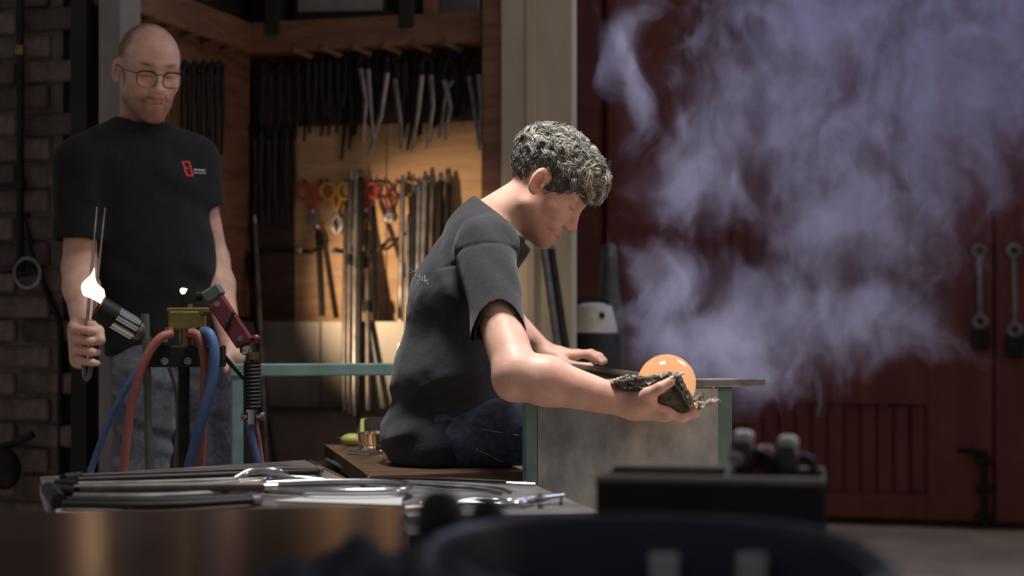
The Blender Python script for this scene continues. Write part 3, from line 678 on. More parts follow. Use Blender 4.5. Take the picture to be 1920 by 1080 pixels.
mk('lid_tray', MB().box(bx + rb @ np.array([-Wd * .62, -.02, -.001 + .012]), (.06, .10, .02), rb, .003), M_grey, t)
M_dgr = pm('dark green bottle', S(30, 36, 34), S(40, 46, 44), 6, .3)
for i, (px, py, tilt) in enumerate(((1395, 812, -.12), (1478, 822, .22))):
    top = P(px, py, 2.14); base = bx + rb @ np.array([.03 + .055 * i, 0, .008]); ax = nrm(top - base); Lh = np.linalg.norm(top - base)
    t = thing('capped_bottle', ('dark bottle with white cap in black box, beside the shield', 'tilted dark bottle with white cap in black box, further right')[i], 'bottle', base, 'bottles in the black box')
    mk('body', MB().lathe([(.020, 0), (.021, .01), (.021, Lh * .45), (.012, Lh * .6), (.015, Lh * .7), (.017, Lh * .88), (.012, Lh * .93)], base, ax, 16), M_dgr, t, 50)
    mk('cap', MB().lathe([(.012, Lh * .92), (.0135, Lh * .94), (.013, Lh * 1.0), (.007, Lh * 1.03)], base, ax, 14), M_white, t, 50)
    mk('trigger', MB().tube(curve([base + ax * Lh * .84, base + ax * Lh * .8 + [.03, 0, .0], base + ax * Lh * .6 + [.035, 0, 0]]), .006, 8), M_rub, t)
    mk('collar', MB().tube([base + ax * Lh * .56, base + ax * Lh * .60], .0155, 12), M_grey, t)
a = bx + rb @ np.array([.0, -.01, .012]); b_ = P(1350, 893, 2.10); d_ = P(1377, 868, 2.12)
t = thing('silver_tube', 'short silver tube leaning out of the black box', 'tube', a)
mk('body', MB().tube([a, d_], .0085, 10), M_bsteel, t); mk('cap', MB().tube([d_, d_ + nrm(d_ - a) * .012], .0095, 10), M_grey, t)
t = thing('red_handle_brush', 'red-handled brush between the two capped bottles', 'brush', bx + rb @ np.array([.06, .03, .01]))
mk('handle', MB().tube([bx + rb @ np.array([.06, .03, .01]), P(1433, 862, 2.17)], .014, 10), M_idred, t); mk('head', MB().ball(P(1433, 860, 2.17), .019, 10, 7), M_idred, t)
# dark blue gloves on the marver front edge
M_navy = pm('navy cloth', S(24, 27, 36), S(36, 40, 50), 9, .8, bump=.3)
t = thing('folded_cloth', 'dark navy cloth crumpled on the marver beside the tub', 'cloth', (-.17, 1.5, MZ))
v_, f_ = [], []
nx, ny = 22, 12
for i in range(nx):
    for j in range(ny):
        x = -.255 + .013 * i; y = 1.37 + .022 * j; e = math.sin(math.pi * i / (nx - 1)) * math.sin(math.pi * j / (ny - 1))
        v_.append((x, y, MZ + .001 + .045 * e ** .5 + .012 * e * math.sin(i * 1.1 + j * .7) + .008 * e * math.sin(i * .5 - j * 1.6)))
m0 = len(v_); v_ += [(x, y, MZ + .0005) for x, y, z in v_]
for i in range(nx - 1):
    for j in range(ny - 1):
        a = i * ny + j; f_.append((a, a + ny, a + ny + 1, a + 1)); f_.append((m0 + a, m0 + a + 1, m0 + a + ny + 1, m0 + a + ny))
raw('cloth', v_, f_, M_navy, t, 180)
# ================================================================== GAS BOTTLE AND CANISTER BEHIND THE BENCH
gd = 5.6
g0 = P(1112, HY, gd) * [1, 1, 0]
M_gas = pm('dark green gas bottle', S(66, 74, 68), S(92, 100, 92), 8, .5, bump=.1)
M_lid = pm('scuffed grey lid', S(206, 206, 196), S(232, 232, 222), 10, .6, bump=.1, lo=.45, hi=.55)
t = thing('gas_cylinder', 'dark green gas cylinder standing in front of red door', 'cylinder', g0 + V * .33)
gg = g0 + V * .33 - U * .02; zz = 1.235
mk('body', MB().lathe([(.050, 0), (.053, .02), (.053, .92), (.047, 1.02), (.036, 1.10), (.030, 1.16)], gg, n=24), M_gas, t, 50)
mk('valve', MB().tube([gg + Zv * 1.155, gg + Zv * 1.22], .018, 12), M_brass, t); mk('cap', MB().lathe([(.028, 1.15), (.031, 1.17), (.027, 1.25), (.015, 1.265)], gg, n=16), M_gas, t, 50)
t = thing('drum_vacuum', 'dark drum vacuum with scuffed pale lid beside the pier', 'vacuum', g0)
zd = lambda py: CAMZ - (py - HY) * gd / FPX
rr_ = 49 * gd / FPX
mk('drum', MB().lathe([(rr_ * .95, 0.0), (rr_, .03), (rr_ * 1.08, zd(624) - .02), (rr_ * .98, zd(624))], g0, n=28), M_rub, t, 50)
mk('lid', MB().lathe([(rr_ * .92, zd(624)), (rr_ * .93, zd(616)), (rr_ * .72, zd(574)), (rr_ * .45, zd(568))], g0, n=28), M_lid, t, 50)
mk('handle', MB().tube(curve([g0 + [-.05, -.02, zd(570)], g0 + [-.03, -.02, zd(560)], g0 + [.03, -.02, zd(560)], g0 + [.05, -.02, zd(570)]]), .008, 8), M_rub, t)
for k in (.3,): mk('catch', MB().ball(g0 + [rr_ * k, -rr_ * .78, zd(592)], (.010, .006, .012), 8, 6), M_rub, t)
# rods leaning on the pier
for i, (x0, y0, x1, y1) in enumerate(((1018, 455, 1052, 690), (1034, 470, 1068, 700))):
    a = P(x0, y0, 5.30); b = P(x1, y1, 5.16); t = thing('leaning_rod', ('dull grey rod leaning on plaster pier behind maker’s face', 'dark rod leaning on plaster pier nearer the gas cylinder')[i], 'rod', b, 'rods against the pier')
    mk('shaft', MB().tube([a, b + (b - a) * .9], .012, 10), (M_dpipe, M_black)[i], t); mk('end_cap', MB().tube([a, a + (a - b) * .03], .014, 10), M_isteel, t)

# ================================================================== BENCH TORCHES AND HOSES
TD = 3.92
def p4(px, py, o=0): return P(px, py, TD + o)
sc = TD / FPX
M_hred = pm('red gas hose', S(138, 80, 72), S(160, 98, 88), 10, .6)
M_hblue = pm('blue gas hose', S(54, 80, 120), S(72, 102, 144), 10, .55)
M_mar = pm('anodised maroon', S(110, 52, 62), S(130, 66, 76), 10, .35, .5)
M_flame = bpy.data.materials.new('flame'); M_flame.use_nodes = True
def emis(m, col, st):
    nt = m.node_tree; b = nt.nodes['Principled BSDF']; b.inputs['Base Color'].default_value = (0, 0, 0, 1); b.inputs['Emission Color'].default_value = col; b.inputs['Emission Strength'].default_value = st
emis(M_flame, (1.0, .68, .34, 1), 3.0)
ts = thing('torch_stand', 'black floor stand with brass valve block carrying the torches', 'stand', p4(345, 600) * [1, 1, 0])
mk('post', MB().tube([p4(345, 648) * [1, 1, 0] + Zv * .01, p4(345, 648)], 11 * sc, 12), M_black, ts)
mk('base', MB().box(p4(345, 648) * [1, 1, 0] + Zv * .0125, (.4, .3, .02), None, .004), M_black, ts)
mk('side_post', MB().tube([p4(272, 588), p4(276, 700), p4(280, 900), p4(281, 900) * [1, 1, 0] + Zv * .02], 7.5 * sc, 10), M_gas, ts)
mk('plate', MB().box(p4(352, 668), (138 * sc, .05, 40 * sc), None, .003), M_black, ts)
for px in (309, 352, 394): mk('bolt', MB().tube([p4(px, 677, -.024), p4(px, 677, -.032)], .009, 8), M_isteel, ts)
vb = mk('valve_block', MB().box(p4(349, 600), (62 * sc, .05, 38 * sc), None, .006).box(p4(372, 604), (26 * sc, .04, 30 * sc), None, .004), M_brass, ts)
mk('top_plate', MB().box(p4(356, 581), (80 * sc, .045, 8 * sc), None, .002), M_brass, ts)
mk('stem', MB().tube([p4(349, 615), p4(349, 650)], 13 * sc, 12), M_brass, ts)
for px, py in ((318, 622), (362, 622), (383, 620), (306, 634)): mk('nut', MB().tube([p4(px, py - 8, -.02), p4(px, py + 7, -.02)], 9 * sc, 6), M_brass, ts)
pl_ = mk('pilot_tube', MB().tube([p4(335, 580), p4(334, 552), p4(340, 546)], 4 * sc, 8), M_black, ts)
mk('pilot_flame', MB().lathe([(1 * sc, 0), (6 * sc, 5 * sc), (6.5 * sc, 9 * sc), (3 * sc, 14 * sc), (.5 * sc, 17 * sc)], p4(336, 549), nrm((.7, 0, .35)), 10), M_flame, ts, 180)
mk('screw', MB().tube([p4(357, 578), p4(357, 570)], 6 * sc, 8), M_isteel, ts)
mk('lever', MB().tube([p4(366, 581), p4(392, 583)], 3 * sc, 8), M_bsteel, ts)
# left torch
tq = thing('bench_torch', 'chrome bench torch with slotted nozzle blowing yellow flame', 'torch', p4(240, 610))
a = p4(190, 580, -.03); b = p4(262, 622, 0); ax = nrm(b - a)
Lt = np.linalg.norm(b - a); n0 = 24 * sc
nzl = mk('nozzle', MB().lathe([(n0 * .80, -.01), (n0, -.008), (n0, .035), (n0 * .86, .037), (n0 * .60, .03), (n0 * .6, .0)], a, ax, 20, caps=False), M_black, tq, 40)
x_, y_ = perp(ax)
for k in range(8):
    an = 2 * math.pi * k / 8; o_ = (math.cos(an) * x_ + math.sin(an) * y_)
    mk('fin', MB().box(a + ax * .062 + o_ * n0 * .72, (.010, .010, .060), np.array([o_, np.cross(ax, o_), ax]).T, .002), M_bsteel, nzl)
mk('core', MB().lathe([(n0 * .45, .03), (n0 * .5, .09), (n0 * .8, .094), (n0 * .7, .104), (n0 * .3, .115)], a, ax, 16), M_isteel, tq, 40)
mk('neck', MB().tube([b, p4(288, 641, .02), p4(305, 655, .03)], 5 * sc, 10), M_bsteel, tq)
ff0 = a - ax * .01
def fl_sdf(p):
    s_ = lambda x, y, r__: ell(p, P(x, y, TD - .03), (r__ * sc, r__ * sc, r__ * sc))
    d = smin(s_(166, 540, 16), s_(180, 545, 12), .010); d = smin(d, cap(p, P(174, 530, TD - .03), P(177, 499, TD - .035), 7 * sc, 2 * sc), .008)
    d = smin(d, cap(p, P(178, 546, TD - .03), P(200, 574, TD - .03), 10 * sc, 7 * sc), .010)
    return d - .004 * vnoise(p * 60)
v_, f_ = sdf_mesh(fl_sdf, P(135, 600, TD - .10), P(225, 480, TD + .06), .0022)
raw('flame', v_, f_, M_flame, tq, 180)
# right torch
tr_ = thing('hand_torch', 'maroon hand torch with ribbed black grip standing at right', 'torch', p4(470, 700))
a = p4(403, 560); b = p4(460, 645); ax = nrm(b - a); sd = nrm(np.cross(ax, [0, 1, 0])); Rr = np.array([sd, [0, 1, 0], ax]).T
L_ = np.linalg.norm(b - a)
mk('body', MB().box((a + b) / 2, (33 * sc, .035, L_), Rr, .003), M_mar, tr_)
for k in (-.38, .02, .38): mk('bolt', MB().tube([(a + b) / 2 + ax * L_ * k + np.array([0, -.017, 0]), (a + b) / 2 + ax * L_ * k + np.array([0, -.022, 0])], 5.5 * sc, 8), M_isteel, tr_)
mk('head', MB().box(a - ax * .012 + sd * .004, (36 * sc, .04, 24 * sc), Rr, .004), M_gas, tr_); mk('head_tip', MB().tube([a - ax * .02 - sd * .02, a - ax * .028 - sd * .032], .011, 10), M_black, tr_)
mk('lever', MB().tube(curve([p4(425, 618, -.03), p4(430, 604, -.04), p4(438, 586, -.04)]), 3.5 * sc, 8), M_black, tr_)
mk('ball_joint', MB().ball(p4(461, 655), 12 * sc), M_bsteel, tr_, 180); mk('knob', MB().ball(p4(480, 635), 8.5 * sc, 10, 7), M_mar, tr_, 180)
mk('knob_stem', MB().tube([p4(464, 650), p4(480, 636)], 3.5 * sc, 8), M_brass, tr_)
mk('collar', MB().tube([p4(474, 660), p4(474, 674)], 11 * sc, 10), M_brass, tr_)
prof = []
for k in range(13): prof += [(15 * sc, k * .0085), (17.5 * sc, k * .0085 + .004)]
mk('grip', MB().lathe(prof, p4(473, 765), (0, 0, 1), 14), M_rub, tr_, 30)
mk('valve', MB().tube([p4(455, 781), p4(493, 781)], 4.5 * sc, 10).tube([p4(472, 768), p4(472, 795)], 10 * sc, 10), M_bsteel, tr_)
for px in (455, 493): mk('valve_wheel', MB().tube([p4(px - 3, 781), p4(px + 3, 781)], 8 * sc, 10), M_isteel, tr_)
mk('support_rod', MB().tube([p4(475, 660, .03), p4(466, 720, .03), p4(420, 668, .03)], 5 * sc, 8), M_black, tr_)
GH = 'gas hoses from the torch valve block'
def hose(name, label, pts, r, m):
    p = curve([p4(x, y, o) for x, y, o in pts], 7); e = p[-1]; p += curve([e, e * [1, 1, 0] + Zv * .35, e * [1, 1, 0] + Zv * .02], 5)
    tag(mk(name, MB().tube(p, r * sc, 12), m, None, 60), label, 'hose', GH)
hose('gas_hose', 'red hose arching left from the brass valve block', [(322, 626, -.03), (300, 634, -.045), (277, 665, -.05), (258, 710, -.05), (243, 780, -.04), (232, 880, -.03)], 8.5, M_hred)
hose('gas_hose', 'blue hose slanting down left behind the red one', [(306, 640, .02), (285, 660, .01), (250, 705, 0), (205, 790, 0), (170, 882, 0)], 6.5, M_hblue)
hose('gas_hose', 'red hose looping right beside thick blue hose', [(356, 624, -.03), (372, 630, -.04), (381, 660, -.04), (384, 700, -.03), (381, 780, -.02), (376, 872, 0)], 8.5, M_hred)
hose('gas_hose', 'thick blue hose looping right then down past the post', [(380, 622, -.03), (394, 628, -.05), (402, 660, -.06), (397, 715, -.06), (375, 800, -.06), (355, 872, -.05)], 10, M_hblue)
hose('gas_hose', 'blue hose below the ribbed hand torch grip', [(466, 790, 0), (472, 820, 0), (484, 868, 0)], 7.5, M_hblue)
hose('gas_hose', 'thin red hose below the hand torch grip', [(478, 790, .02), (484, 820, .02), (491, 868, .02)], 5, M_hred)
hose('gas_hose', 'thin grey hose behind the torch post', [(318, 690, .05), (330, 730, .05), (334, 790, .05), (330, 870, .05)], 4.5, M_dpipe)
# ================================================================== FIGURES
def head_frame(fwd):
    f = nrm(fwd); l = nrm(np.cross([0, 0, 1.], f)); u = np.cross(f, l); return np.array([f, l, u]).T.astype(np.float32)
def head_sdf(q, wide=1.0, ch=0.0):
    """q: points in head frame (x forward, y left, z up), origin midway between the ear openings"""
    y = q.copy(); q = q.copy(); q[:, 1] = np.abs(q[:, 1])        # symmetric
    d = ell(q, (-.006, 0, .050), (.099, .076, .083))
    d = smin(d, ell(q, (.040, 0, .040), (.054, .062, .060)), .03)
    d = smin(d, ell(q, (.038, 0, -.030), (.056, .056 * wide, .072)), .03)
    d = smin(d, cap(q, (.006, .052 * wide, -.050), (.077, .014, -.094 + ch), .016, .015), .035)
    d = smin(d, ell(q, (.087, 0, -.096 + ch), (.016, .022, .016)), .022)
    d = smin(d, ell(q, (.056, .046, -.016), (.024, .020, .020)), .025)
    d = smin(d, ell(q, (.076, 0, -.056), (.024, .030, .030)), .025)
    d = smin(d, cap(q, (.088, .008, .034), (.074, .046, .033), .011, .009), .016)
    d = smax(d, -ell(q, (.100, .031, .013), (.020, .017, .013)), .016)
    d = smin(d, ell(q, (.078, .031, .012), (.0135, .0145, .0135)), .004)
    d = smin(d, cap(q, (.080, .022, .0185), (.079, .042, .0165), .0062, .0052), .004)
    d = smin(d, cap(q, (.090, 0, .024), (.113, 0, -.021), .0075, .0105), .014)
    d = smin(d, ell(q, (.112, 0, -.024), (.013, .012, .010)), .006)
    d = smin(d, ell(q, (.101, .0125, -.028), (.012, .0078, .0085)), .006)
    d = smax(d, -ell(q, (.107, .0065, -.0365), (.006, .004, .004)), .004)
    d = smin(d, cap(q, (.1005, 0, -.0535), (.086, .022, -.0585), .0052, .003), .007)
    d = smin(d, cap(q, (.0985, 0, -.0660), (.085, .020, -.0625), .0064, .003), .007)
    d = smax(d, -cap(q, (.108, 0, -.0595), (.087, .026, -.0605), .0016, .0014), .003)
    d = smax(d, -cap(q, (.098, .016, -.036), (.080, .036, -.062), .0012, .0012), .010)
    # ears
    er = rotz(0) ; a = R(-12); er = np.array([[math.cos(a), 0, math.sin(a)], [0, 1, 0], [-math.sin(a), 0, math.cos(a)]])
    er = er @ rotz(R(-22))
    e = ell(q, (-.008, .082, .004), (.018, .0075, .032), er)
    e = smax(e, -ell(q, (-.004, .0905, .003), (.0115, .0105, .0225), er), .003)
    e = smin(e, ell(q, (.003, .079, -.019), (.006, .005, .008)), .006)
    e = smin(e, cap(q, (-.010, .082, -.010), (-.011, .085, .014), .0036, .003), .003); e = smin(e, ell(q, (.006, .080, -.001), (.005, .005, .007)), .004)
    return smin(d, e, .010)
def hairline(q):
    return np.interp(q[:, 0], [-.1, -.05, -.042, -.034, -.01, .005, .018, .032, .058, .075, .1], [-.034, -.030, -.012, .015, .032, .014, -.002, .008, .031, .050, .080])
def finger(p, d, js, r0, r1, k=.006):
    n = len(js) - 1; f = None
    for i in range(n):
        e = cap(p, js[i], js[i + 1], r0 + (r1 - r0) * i / n, r0 + (r1 - r0) * (i + 1) / n); f = e if f is None else smin(f, e, .004)
    return smin(d, f, k)
M_skin = pm('skin', S(214, 164, 142), S(232, 186, 164), 26, .5, sss=.12, attr='tint', bump=.04, detail=6)
M_hairA = pm('curly grey hair', S(150, 146, 138), S(196, 192, 182), 60, .42, attr='tint')
M_hairB = pm('short dark hair', S(92, 70, 58), S(128, 100, 84), 90, .85)
M_tee = pm('black cotton', S(34, 34, 39), S(42, 42, 47), 90, .9, sheen=.12, bump=.12)
M_tee2 = pm('faded black cotton', S(16, 16, 18), S(23, 22, 25), 90, .9, sheen=.06, bump=.12)
M_jean = pm('dark denim', S(46, 54, 70), S(72, 80, 98), 70, .85, bump=.25, sheen=.2)
M_jean2 = pm('grey denim', S(64, 66, 74), S(92, 94, 102), 70, .85, bump=.25, sheen=.2)
M_line = pm('stitch thread', S(150, 148, 150), None, 10, .8)
M_shoe = pm('black leather', S(30, 28, 28), S(40, 38, 36), 10, .5)

# ------------------------------------------------------------------ seated glassmaker
H1 = head_frame((math.cos(R(42)), -.05, -math.sin(R(42)))); h1 = P(1015, 351, 3.86).astype(np.float32)
p1 = thing('person', 'seated man with curly grey hair shaping glowing glass, black t-shirt', 'person', P(860, 600, 3.85) * [1, 1, 0] + Zv * SEZ)
sR = P(898, 470, 3.66); eR = P(969, 703, 3.43); wR = P(1186, 758, 3.405)
sL = P(940, 455, 4.03); eL = P(905, 560, 4.28); wL = P(1027, 668, 4.27)
# right hand: joints in pixel + depth
def J(*a): return [P(*q) for q in a]
RH = [J((1250, 775, 3.385), (1278, 783, 3.388), (1296, 775, 3.395), (1302, 762, 3.40)),
      J((1250, 774, 3.405), (1282, 783, 3.410), (1302, 774, 3.415), (1308, 760, 3.42)),
      J((1248, 774, 3.427), (1278, 783, 3.432), (1297, 775, 3.437), (1303, 762, 3.44)),
      J((1244, 773, 3.448), (1268, 781, 3.453), (1284, 776, 3.457), (1290, 766, 3.46))]
RT = J((1192, 752, 3.400), (1216, 738, 3.362), (1238, 727, 3.352), (1257, 716, 3.358))
LH = [J((1080, 666, 4.235), (1103, 664, 4.22), (1118, 671, 4.215), (1127, 679, 4.21)),
      J((1083, 664, 4.258), (1108, 662, 4.25), (1124, 668, 4.245), (1133, 677, 4.24)),
      J((1081, 664, 4.282), (1106, 662, 4.28), (1121, 669, 4.275), (1129, 678, 4.27)),
      J((1076, 666, 4.305), (1096, 666, 4.305), (1109, 672, 4.30), (1116, 679, 4.30))]
LT = J((1045, 676, 4.235), (1066, 684, 4.205), (1088, 688, 4.20), (1106, 687, 4.20))
def body1(p):
    q = (p - h1) @ H1
    d = head_sdf(q, 1.0, .009)
    d = smin(d, cap(p, P(990, 372, 3.86), P(922, 420, 3.87), .053, .060), .022)
    d = smin(d, ell(p, h1 + H1 @ np.array([.040, 0, -.092], np.float32), (.02, .014, .014)), .03)
    d = smin(d, cap(p, P(930, 440, 3.86), P(908, 470, 3.70), .040, .038), .03); d = smin(d, cap(p, P(930, 440, 3.86), P(940, 465, 4.02), .040, .038), .03)
    d = smin(d, cap(p, P(912, 470, 3.86), P(880, 560, 3.86), .062, .06), .03)
    # near arm
    d = smin(d, cap(p, sR, eR, .043, .0455), .03)
    m = eR + (wR - eR) * .25 + [0, 0, .003]
    d = smin(d, cap(p, eR, m, .0455, .048), .02); d = smin(d, cap(p, m, wR, .048, .0265), .02)
    d = smin(d, ell(p, eR + [-.008, 0, -.018], (.030, .030, .030)), .025)
    # palm
    pc = P(1222, 771, 3.415)
    hnd = cap(p, P(1188, 760, 3.405), P(1248, 775, 3.392), .021, .0145)
    for k, f in enumerate(RH): hnd = smin(hnd, cap(p, P(1190, 762, 3.405 + .012 * k), f[0], .019, .0125), .016)
    hnd = smin(hnd, cap(p, P(1195, 757, 3.40), P(1218, 748, 3.372), .019, .015), .018)
    for f, r0 in zip(RH, (.0105, .011, .0105, .009)): hnd = finger(p, hnd, f, r0, r0 * .78)
    hnd = finger(p, hnd, RT, .0142, .0098, .014)
    d = smin(d, hnd, .022)
    # far arm
    d = smin(d, cap(p, sL, eL, .042, .041), .03); m2 = eL + (wL - eL) * .3
    d = smin(d, cap(p, eL, m2, .043, .043), .02); d = smin(d, cap(p, m2, wL, .043, .026), .02)
    h2 = cap(p, P(1030, 668, 4.265), P(1045, 667, 4.262), .026, .024)
    for k, f in enumerate(LH): h2 = smin(h2, cap(p, P(1036, 668, 4.245 + .014 * k), f[0], .0175, .0125), .016)
    for f, r0 in zip(LH, (.0102, .0106, .0102, .0088)): h2 = finger(p, h2, f, r0, r0 * .78)
    h2 = finger(p, h2, LT, .0135, .0095, .012)
    return smin(d, h2, .02)
V1, F1 = sdf_mesh(body1, (-.17, 3.30, .755), (.44, 4.40, 1.47), .003)
def tint_head(q, n, beard=.0, brow=True):
    t = np.ones((n, 3)); ay = np.abs(q[:, 1])
    g = lambda c, r: np.exp(-(((q[:, 0] - c[0]) / r[0]) ** 2 + ((ay - c[1]) / r[1]) ** 2 + ((q[:, 2] - c[2]) / r[2]) ** 2))
    def mul(wt, col): nonlocal t; t = t * (1 - wt[:, None] * (1 - np.array(col)))
    mul(np.clip(g((.096, .008, -.060), (.014, .016, .0095)) * 1.3, 0, 1), (.80, .52, .50))                 # lips
    mul(np.clip(g((.110, 0, -.0595), (.03, .022, .0018)), 0, 1), (.45, .3, .3))                             # mouth line
    mul(np.clip(g((.115, .004, -.025), (.014, .014, .012)), 0, 1) * .5, (.95, .72, .68))                      # nose
    mul(np.clip(g((.065, .045, -.02), (.03, .02, .02)), 0, 1) * .5, (.96, .74, .70))                          # cheeks
    mul(np.clip(g((-.008, .085, .004), (.02, .012, .034)), 0, 1) * .6, (.98, .74, .70))                       # ears
    mul(np.clip(g((-.003, .083, .003), (.008, .006, .016)), 0, 1) * .55, (.62, .40, .36))
    mul(np.clip(g((.086, .030, .0085), (.012, .014, .0022)) * 1.2, 0, 1), (.18, .13, .11))                   # lash line
    mul(np.clip(g((.084, .031, .017), (.012, .015, .006)), 0, 1) * .35, (.8, .66, .62))                       # lids
    if brow: mul(np.clip(1.3 * g((.088, .022, .039), (.016, .014, .0050)) + 1.1 * g((.080, .038, .040), (.016, .012, .0045)), 0, 1), (.30, .25, .22))
    if beard:
        b = np.clip((-.036 - q[:, 2]) / .02, 0, 1) * np.clip((q[:, 0] + .01) / .03, 0, 1) * np.clip((.13 + q[:, 2]) / .02, 0, 1) * (1 - np.clip(g((.096, .008, -.060), (.014, .018, .011)) * 1.4, 0, 1))
        mul(b * beard, (.60, .52, .48))
    return t
q1 = ((V1 - h1) @ H1); t1 = np.ones((len(V1), 3)); hm = (np.abs(q1).max(1) < .15); t1[hm] = tint_head(q1[hm], hm.sum(), .6)
tat = np.exp(-(((V1 - P(998, 645, 4.235)) / np.array([.018, .03, .016])) ** 2).sum(1)); t1 *= (1 - .75 * np.clip(tat * 1.3 - .2 + .25 * vnoise(V1.astype(np.float32) * 160), 0, 1))[:, None]
for f in (RH, LH):
    for j in f: pass
raw('body', V1, F1, M_skin, p1, 180, attr={'tint': t1})
def nail(nm, c_, ax, nrm_, par):
    s_ = nrm(np.cross(ax, nrm_)); r_m = np.array([nrm(ax), s_, nrm(np.cross(nrm(ax), s_))]).T
    mk(nm, MB().ball(c_, (.0055, .0045, .0016), 10, 6, r_m), M_nail, par, 180)
M_nail = pm('fingernail', S(226, 176, 160), None, 10, .3)
ta = RT[3] - RT[2]; nail('thumbnail', RT[3] + nrm(ta) * .002 + np.array([0, -.0035, .0085]), ta, np.array([0, -.4, 1]), p1)

# t-shirt
ysc = np.array([1, .64, 1], np.float32); yc = np.array([0, 3.86, 0], np.float32)
def tq_(p): return (p - yc) * ysc + yc
def fold(p, f, st): return vnoise(p * f) * .6 + vnoise(p * f * 2.1 + 7) * .4
slv_ax = nrm(np.array([.06, 0, -1]))
def tee1(p):
    t = tq_(p)
    d = cap(t, P(895, 458, 3.86), P(862, 560, 3.86), .084, .104)
    d = smin(d, cap(t, P(862, 560, 3.86), P(836, 705, 3.86), .104, .109), .05)
    d = smin(d, cap(t, P(836, 705, 3.86), P(815, 815, 3.86), .108, .112), .05)
    d = smin(d, cap(p, P(922, 425, 3.86), P(922, 460, 3.69), .060, .056), .05); d = smin(d, cap(p, P(922, 425, 3.86), P(935, 455, 4.02), .060, .056), .05)
    d = smin(d, cap(p, P(955, 388, 3.865), P(910, 430, 3.865), .0665, .068), .02)
    # hem / seat spread
    d = smin(d, cap(t, P(826, 830, 3.86), P(900, 838, 3.86), .113, .105), .05)
    # upper back seat of shirt smooth line
    fl = np.clip((P(0, 640, 3.85)[2] - p[:, 2]) / .12, 0, 1)
    pp_ = np.stack([p[:, 0] * 7 + p[:, 2] * 5, p[:, 1] * 6, p[:, 2] * 26 - p[:, 0] * 14], 1).astype(np.float32)
    d = d - .0085 * fl * vnoise(pp_) - .003 * fold(p, 18, 0)
    pq = np.stack([p[:, 0] * 30 + p[:, 2] * 18, p[:, 1] * 9, p[:, 2] * 7 - p[:, 0] * 8], 1).astype(np.float32)
    wu = np.clip(1 - np.abs(p[:, 2] - P(0, 500, 3.7)[2]) / .18, 0, 1); d = d - .007 * wu * vnoise(pq)
    # trouser cut: open the front below the hem line (diagonal from belly to seat)
    a = P(955, 748, 3.86); b = P(855, 884, 3.86); nn = nrm(np.array([-(b - a)[2], 0, (b - a)[0]])); nn = nn if nn[0] > 0 else -nn
    d = smax(d, (p - a.astype(np.float32)) @ nn.astype(np.float32), .01)
    # sleeves
    for s0, s1, r0, r1, cut, ax in ((P(909, 462, 3.66), P(943, 660, 3.46), .059, .0560, P(941, 637, 3.48), slv_ax), (P(938, 455, 4.03), P(906, 555, 4.26), .062, .060, P(912, 538, 4.22), nrm(P(906, 555, 4.26) - P(938, 455, 4.03)))):
        pr = np.stack([p[:, 0] * 22 + p[:, 2] * 10, p[:, 1] * 10, p[:, 2] * 16 + p[:, 0] * 16], 1).astype(np.float32)
        nz_ = .0045 * vnoise(pr); s = cap(p, s0, s1, r0, r1) - nz_
        s = smax(s, (p - cut.astype(np.float32)) @ np.asarray(ax, np.float32), .004)
        s = smax(s, -smax(cap(p, s0, s1, r0 - .0065, r1 - .0065) - nz_, -((p - (cut - ax * .05).astype(np.float32)) @ np.asarray(ax, np.float32)), .003), .003)
        d = smin(d, s, .055)
    # drop-shoulder seam on the near sleeve
    sa = P(900, 480, 3.66); d = d + .0028 * np.exp(-((((p - sa.astype(np.float32)) @ nrm(P(930, 640, 3.6) - P(925, 470, 3.66)).astype(np.float32)) / .004) ** 2)) * (p[:, 1] < 3.72)
    # neck opening
    d = smax(d, SEZ + .002 - p[:, 2], .012)
    nc = nrm(np.array([.65, 0, .76])).astype(np.float32); pl_d = (p - P(934, 405, 3.865).astype(np.float32)) @ nc
    d = smax(d, pl_d, .005)
    return smax(d, -smax(cap(p, P(990, 372, 3.86), P(922, 420, 3.87), .0555, .0625), -(pl_d + .025), .003), .003)
V2, F2 = sdf_mesh(tee1, (-.33, 3.48, .62), (.14, 4.36, 1.26), .0042)
raw('t_shirt', V2, F2, M_tee, p1, 180)
def surf(px, py, fn, d0, d1, out=.0015):
    ds = np.linspace(d0, d1, 500); pts = np.array([P(px, py, x) for x in ds], np.float32); f = fn(pts); i = np.argmax(f < 0)
    return pts[max(0, i - 1)] - np.array([0, out, 0]) if (f < 0).any() else pts[-1]
# collar rib
cn = nrm(P(1005, 350, 3.86) - P(935, 408, 3.866)); cx_, cy_ = perp(cn); cc = P(935, 408, 3.866)
# lettering on the back
def text_mesh(s):
    cu_ = bpy.data.curves.new('txt', 'FONT'); cu_.body = s; o = bpy.data.objects.new('txt', cu_); COL.objects.link(o)
    dg = bpy.context.evaluated_depsgraph_get(); me = bpy.data.meshes.new_from_object(o.evaluated_get(dg)); bpy.data.objects.remove(o)
    v = np.array([q.co[:] for q in me.vertices]); f = [tuple(pp.vertices) for pp in me.polygons]; bpy.data.meshes.remove(me); return v, f
M_print = pm('grey shirt print', S(150, 146, 148), None, 10, .8)
wx = text_mesh('co.uk')[0][:, 0].max(); word = 'co.uk'
for i_ in range(len(word)):
    tv, tf = text_mesh(word[i_]); x0_ = text_mesh(word[:i_ + 1])[0][:, 0].max() - tv[:, 0].max()
    raw('shirt_lettering', [surf(766 + 38 * ((x + x0_) / wx) ** 1.25 + y * 1.5, 508 + (x + x0_) / wx * 26 - y * 19, tee1, 3.45, 3.95, .0012) for x, y, z in tv], tf, M_print, p1, 0)
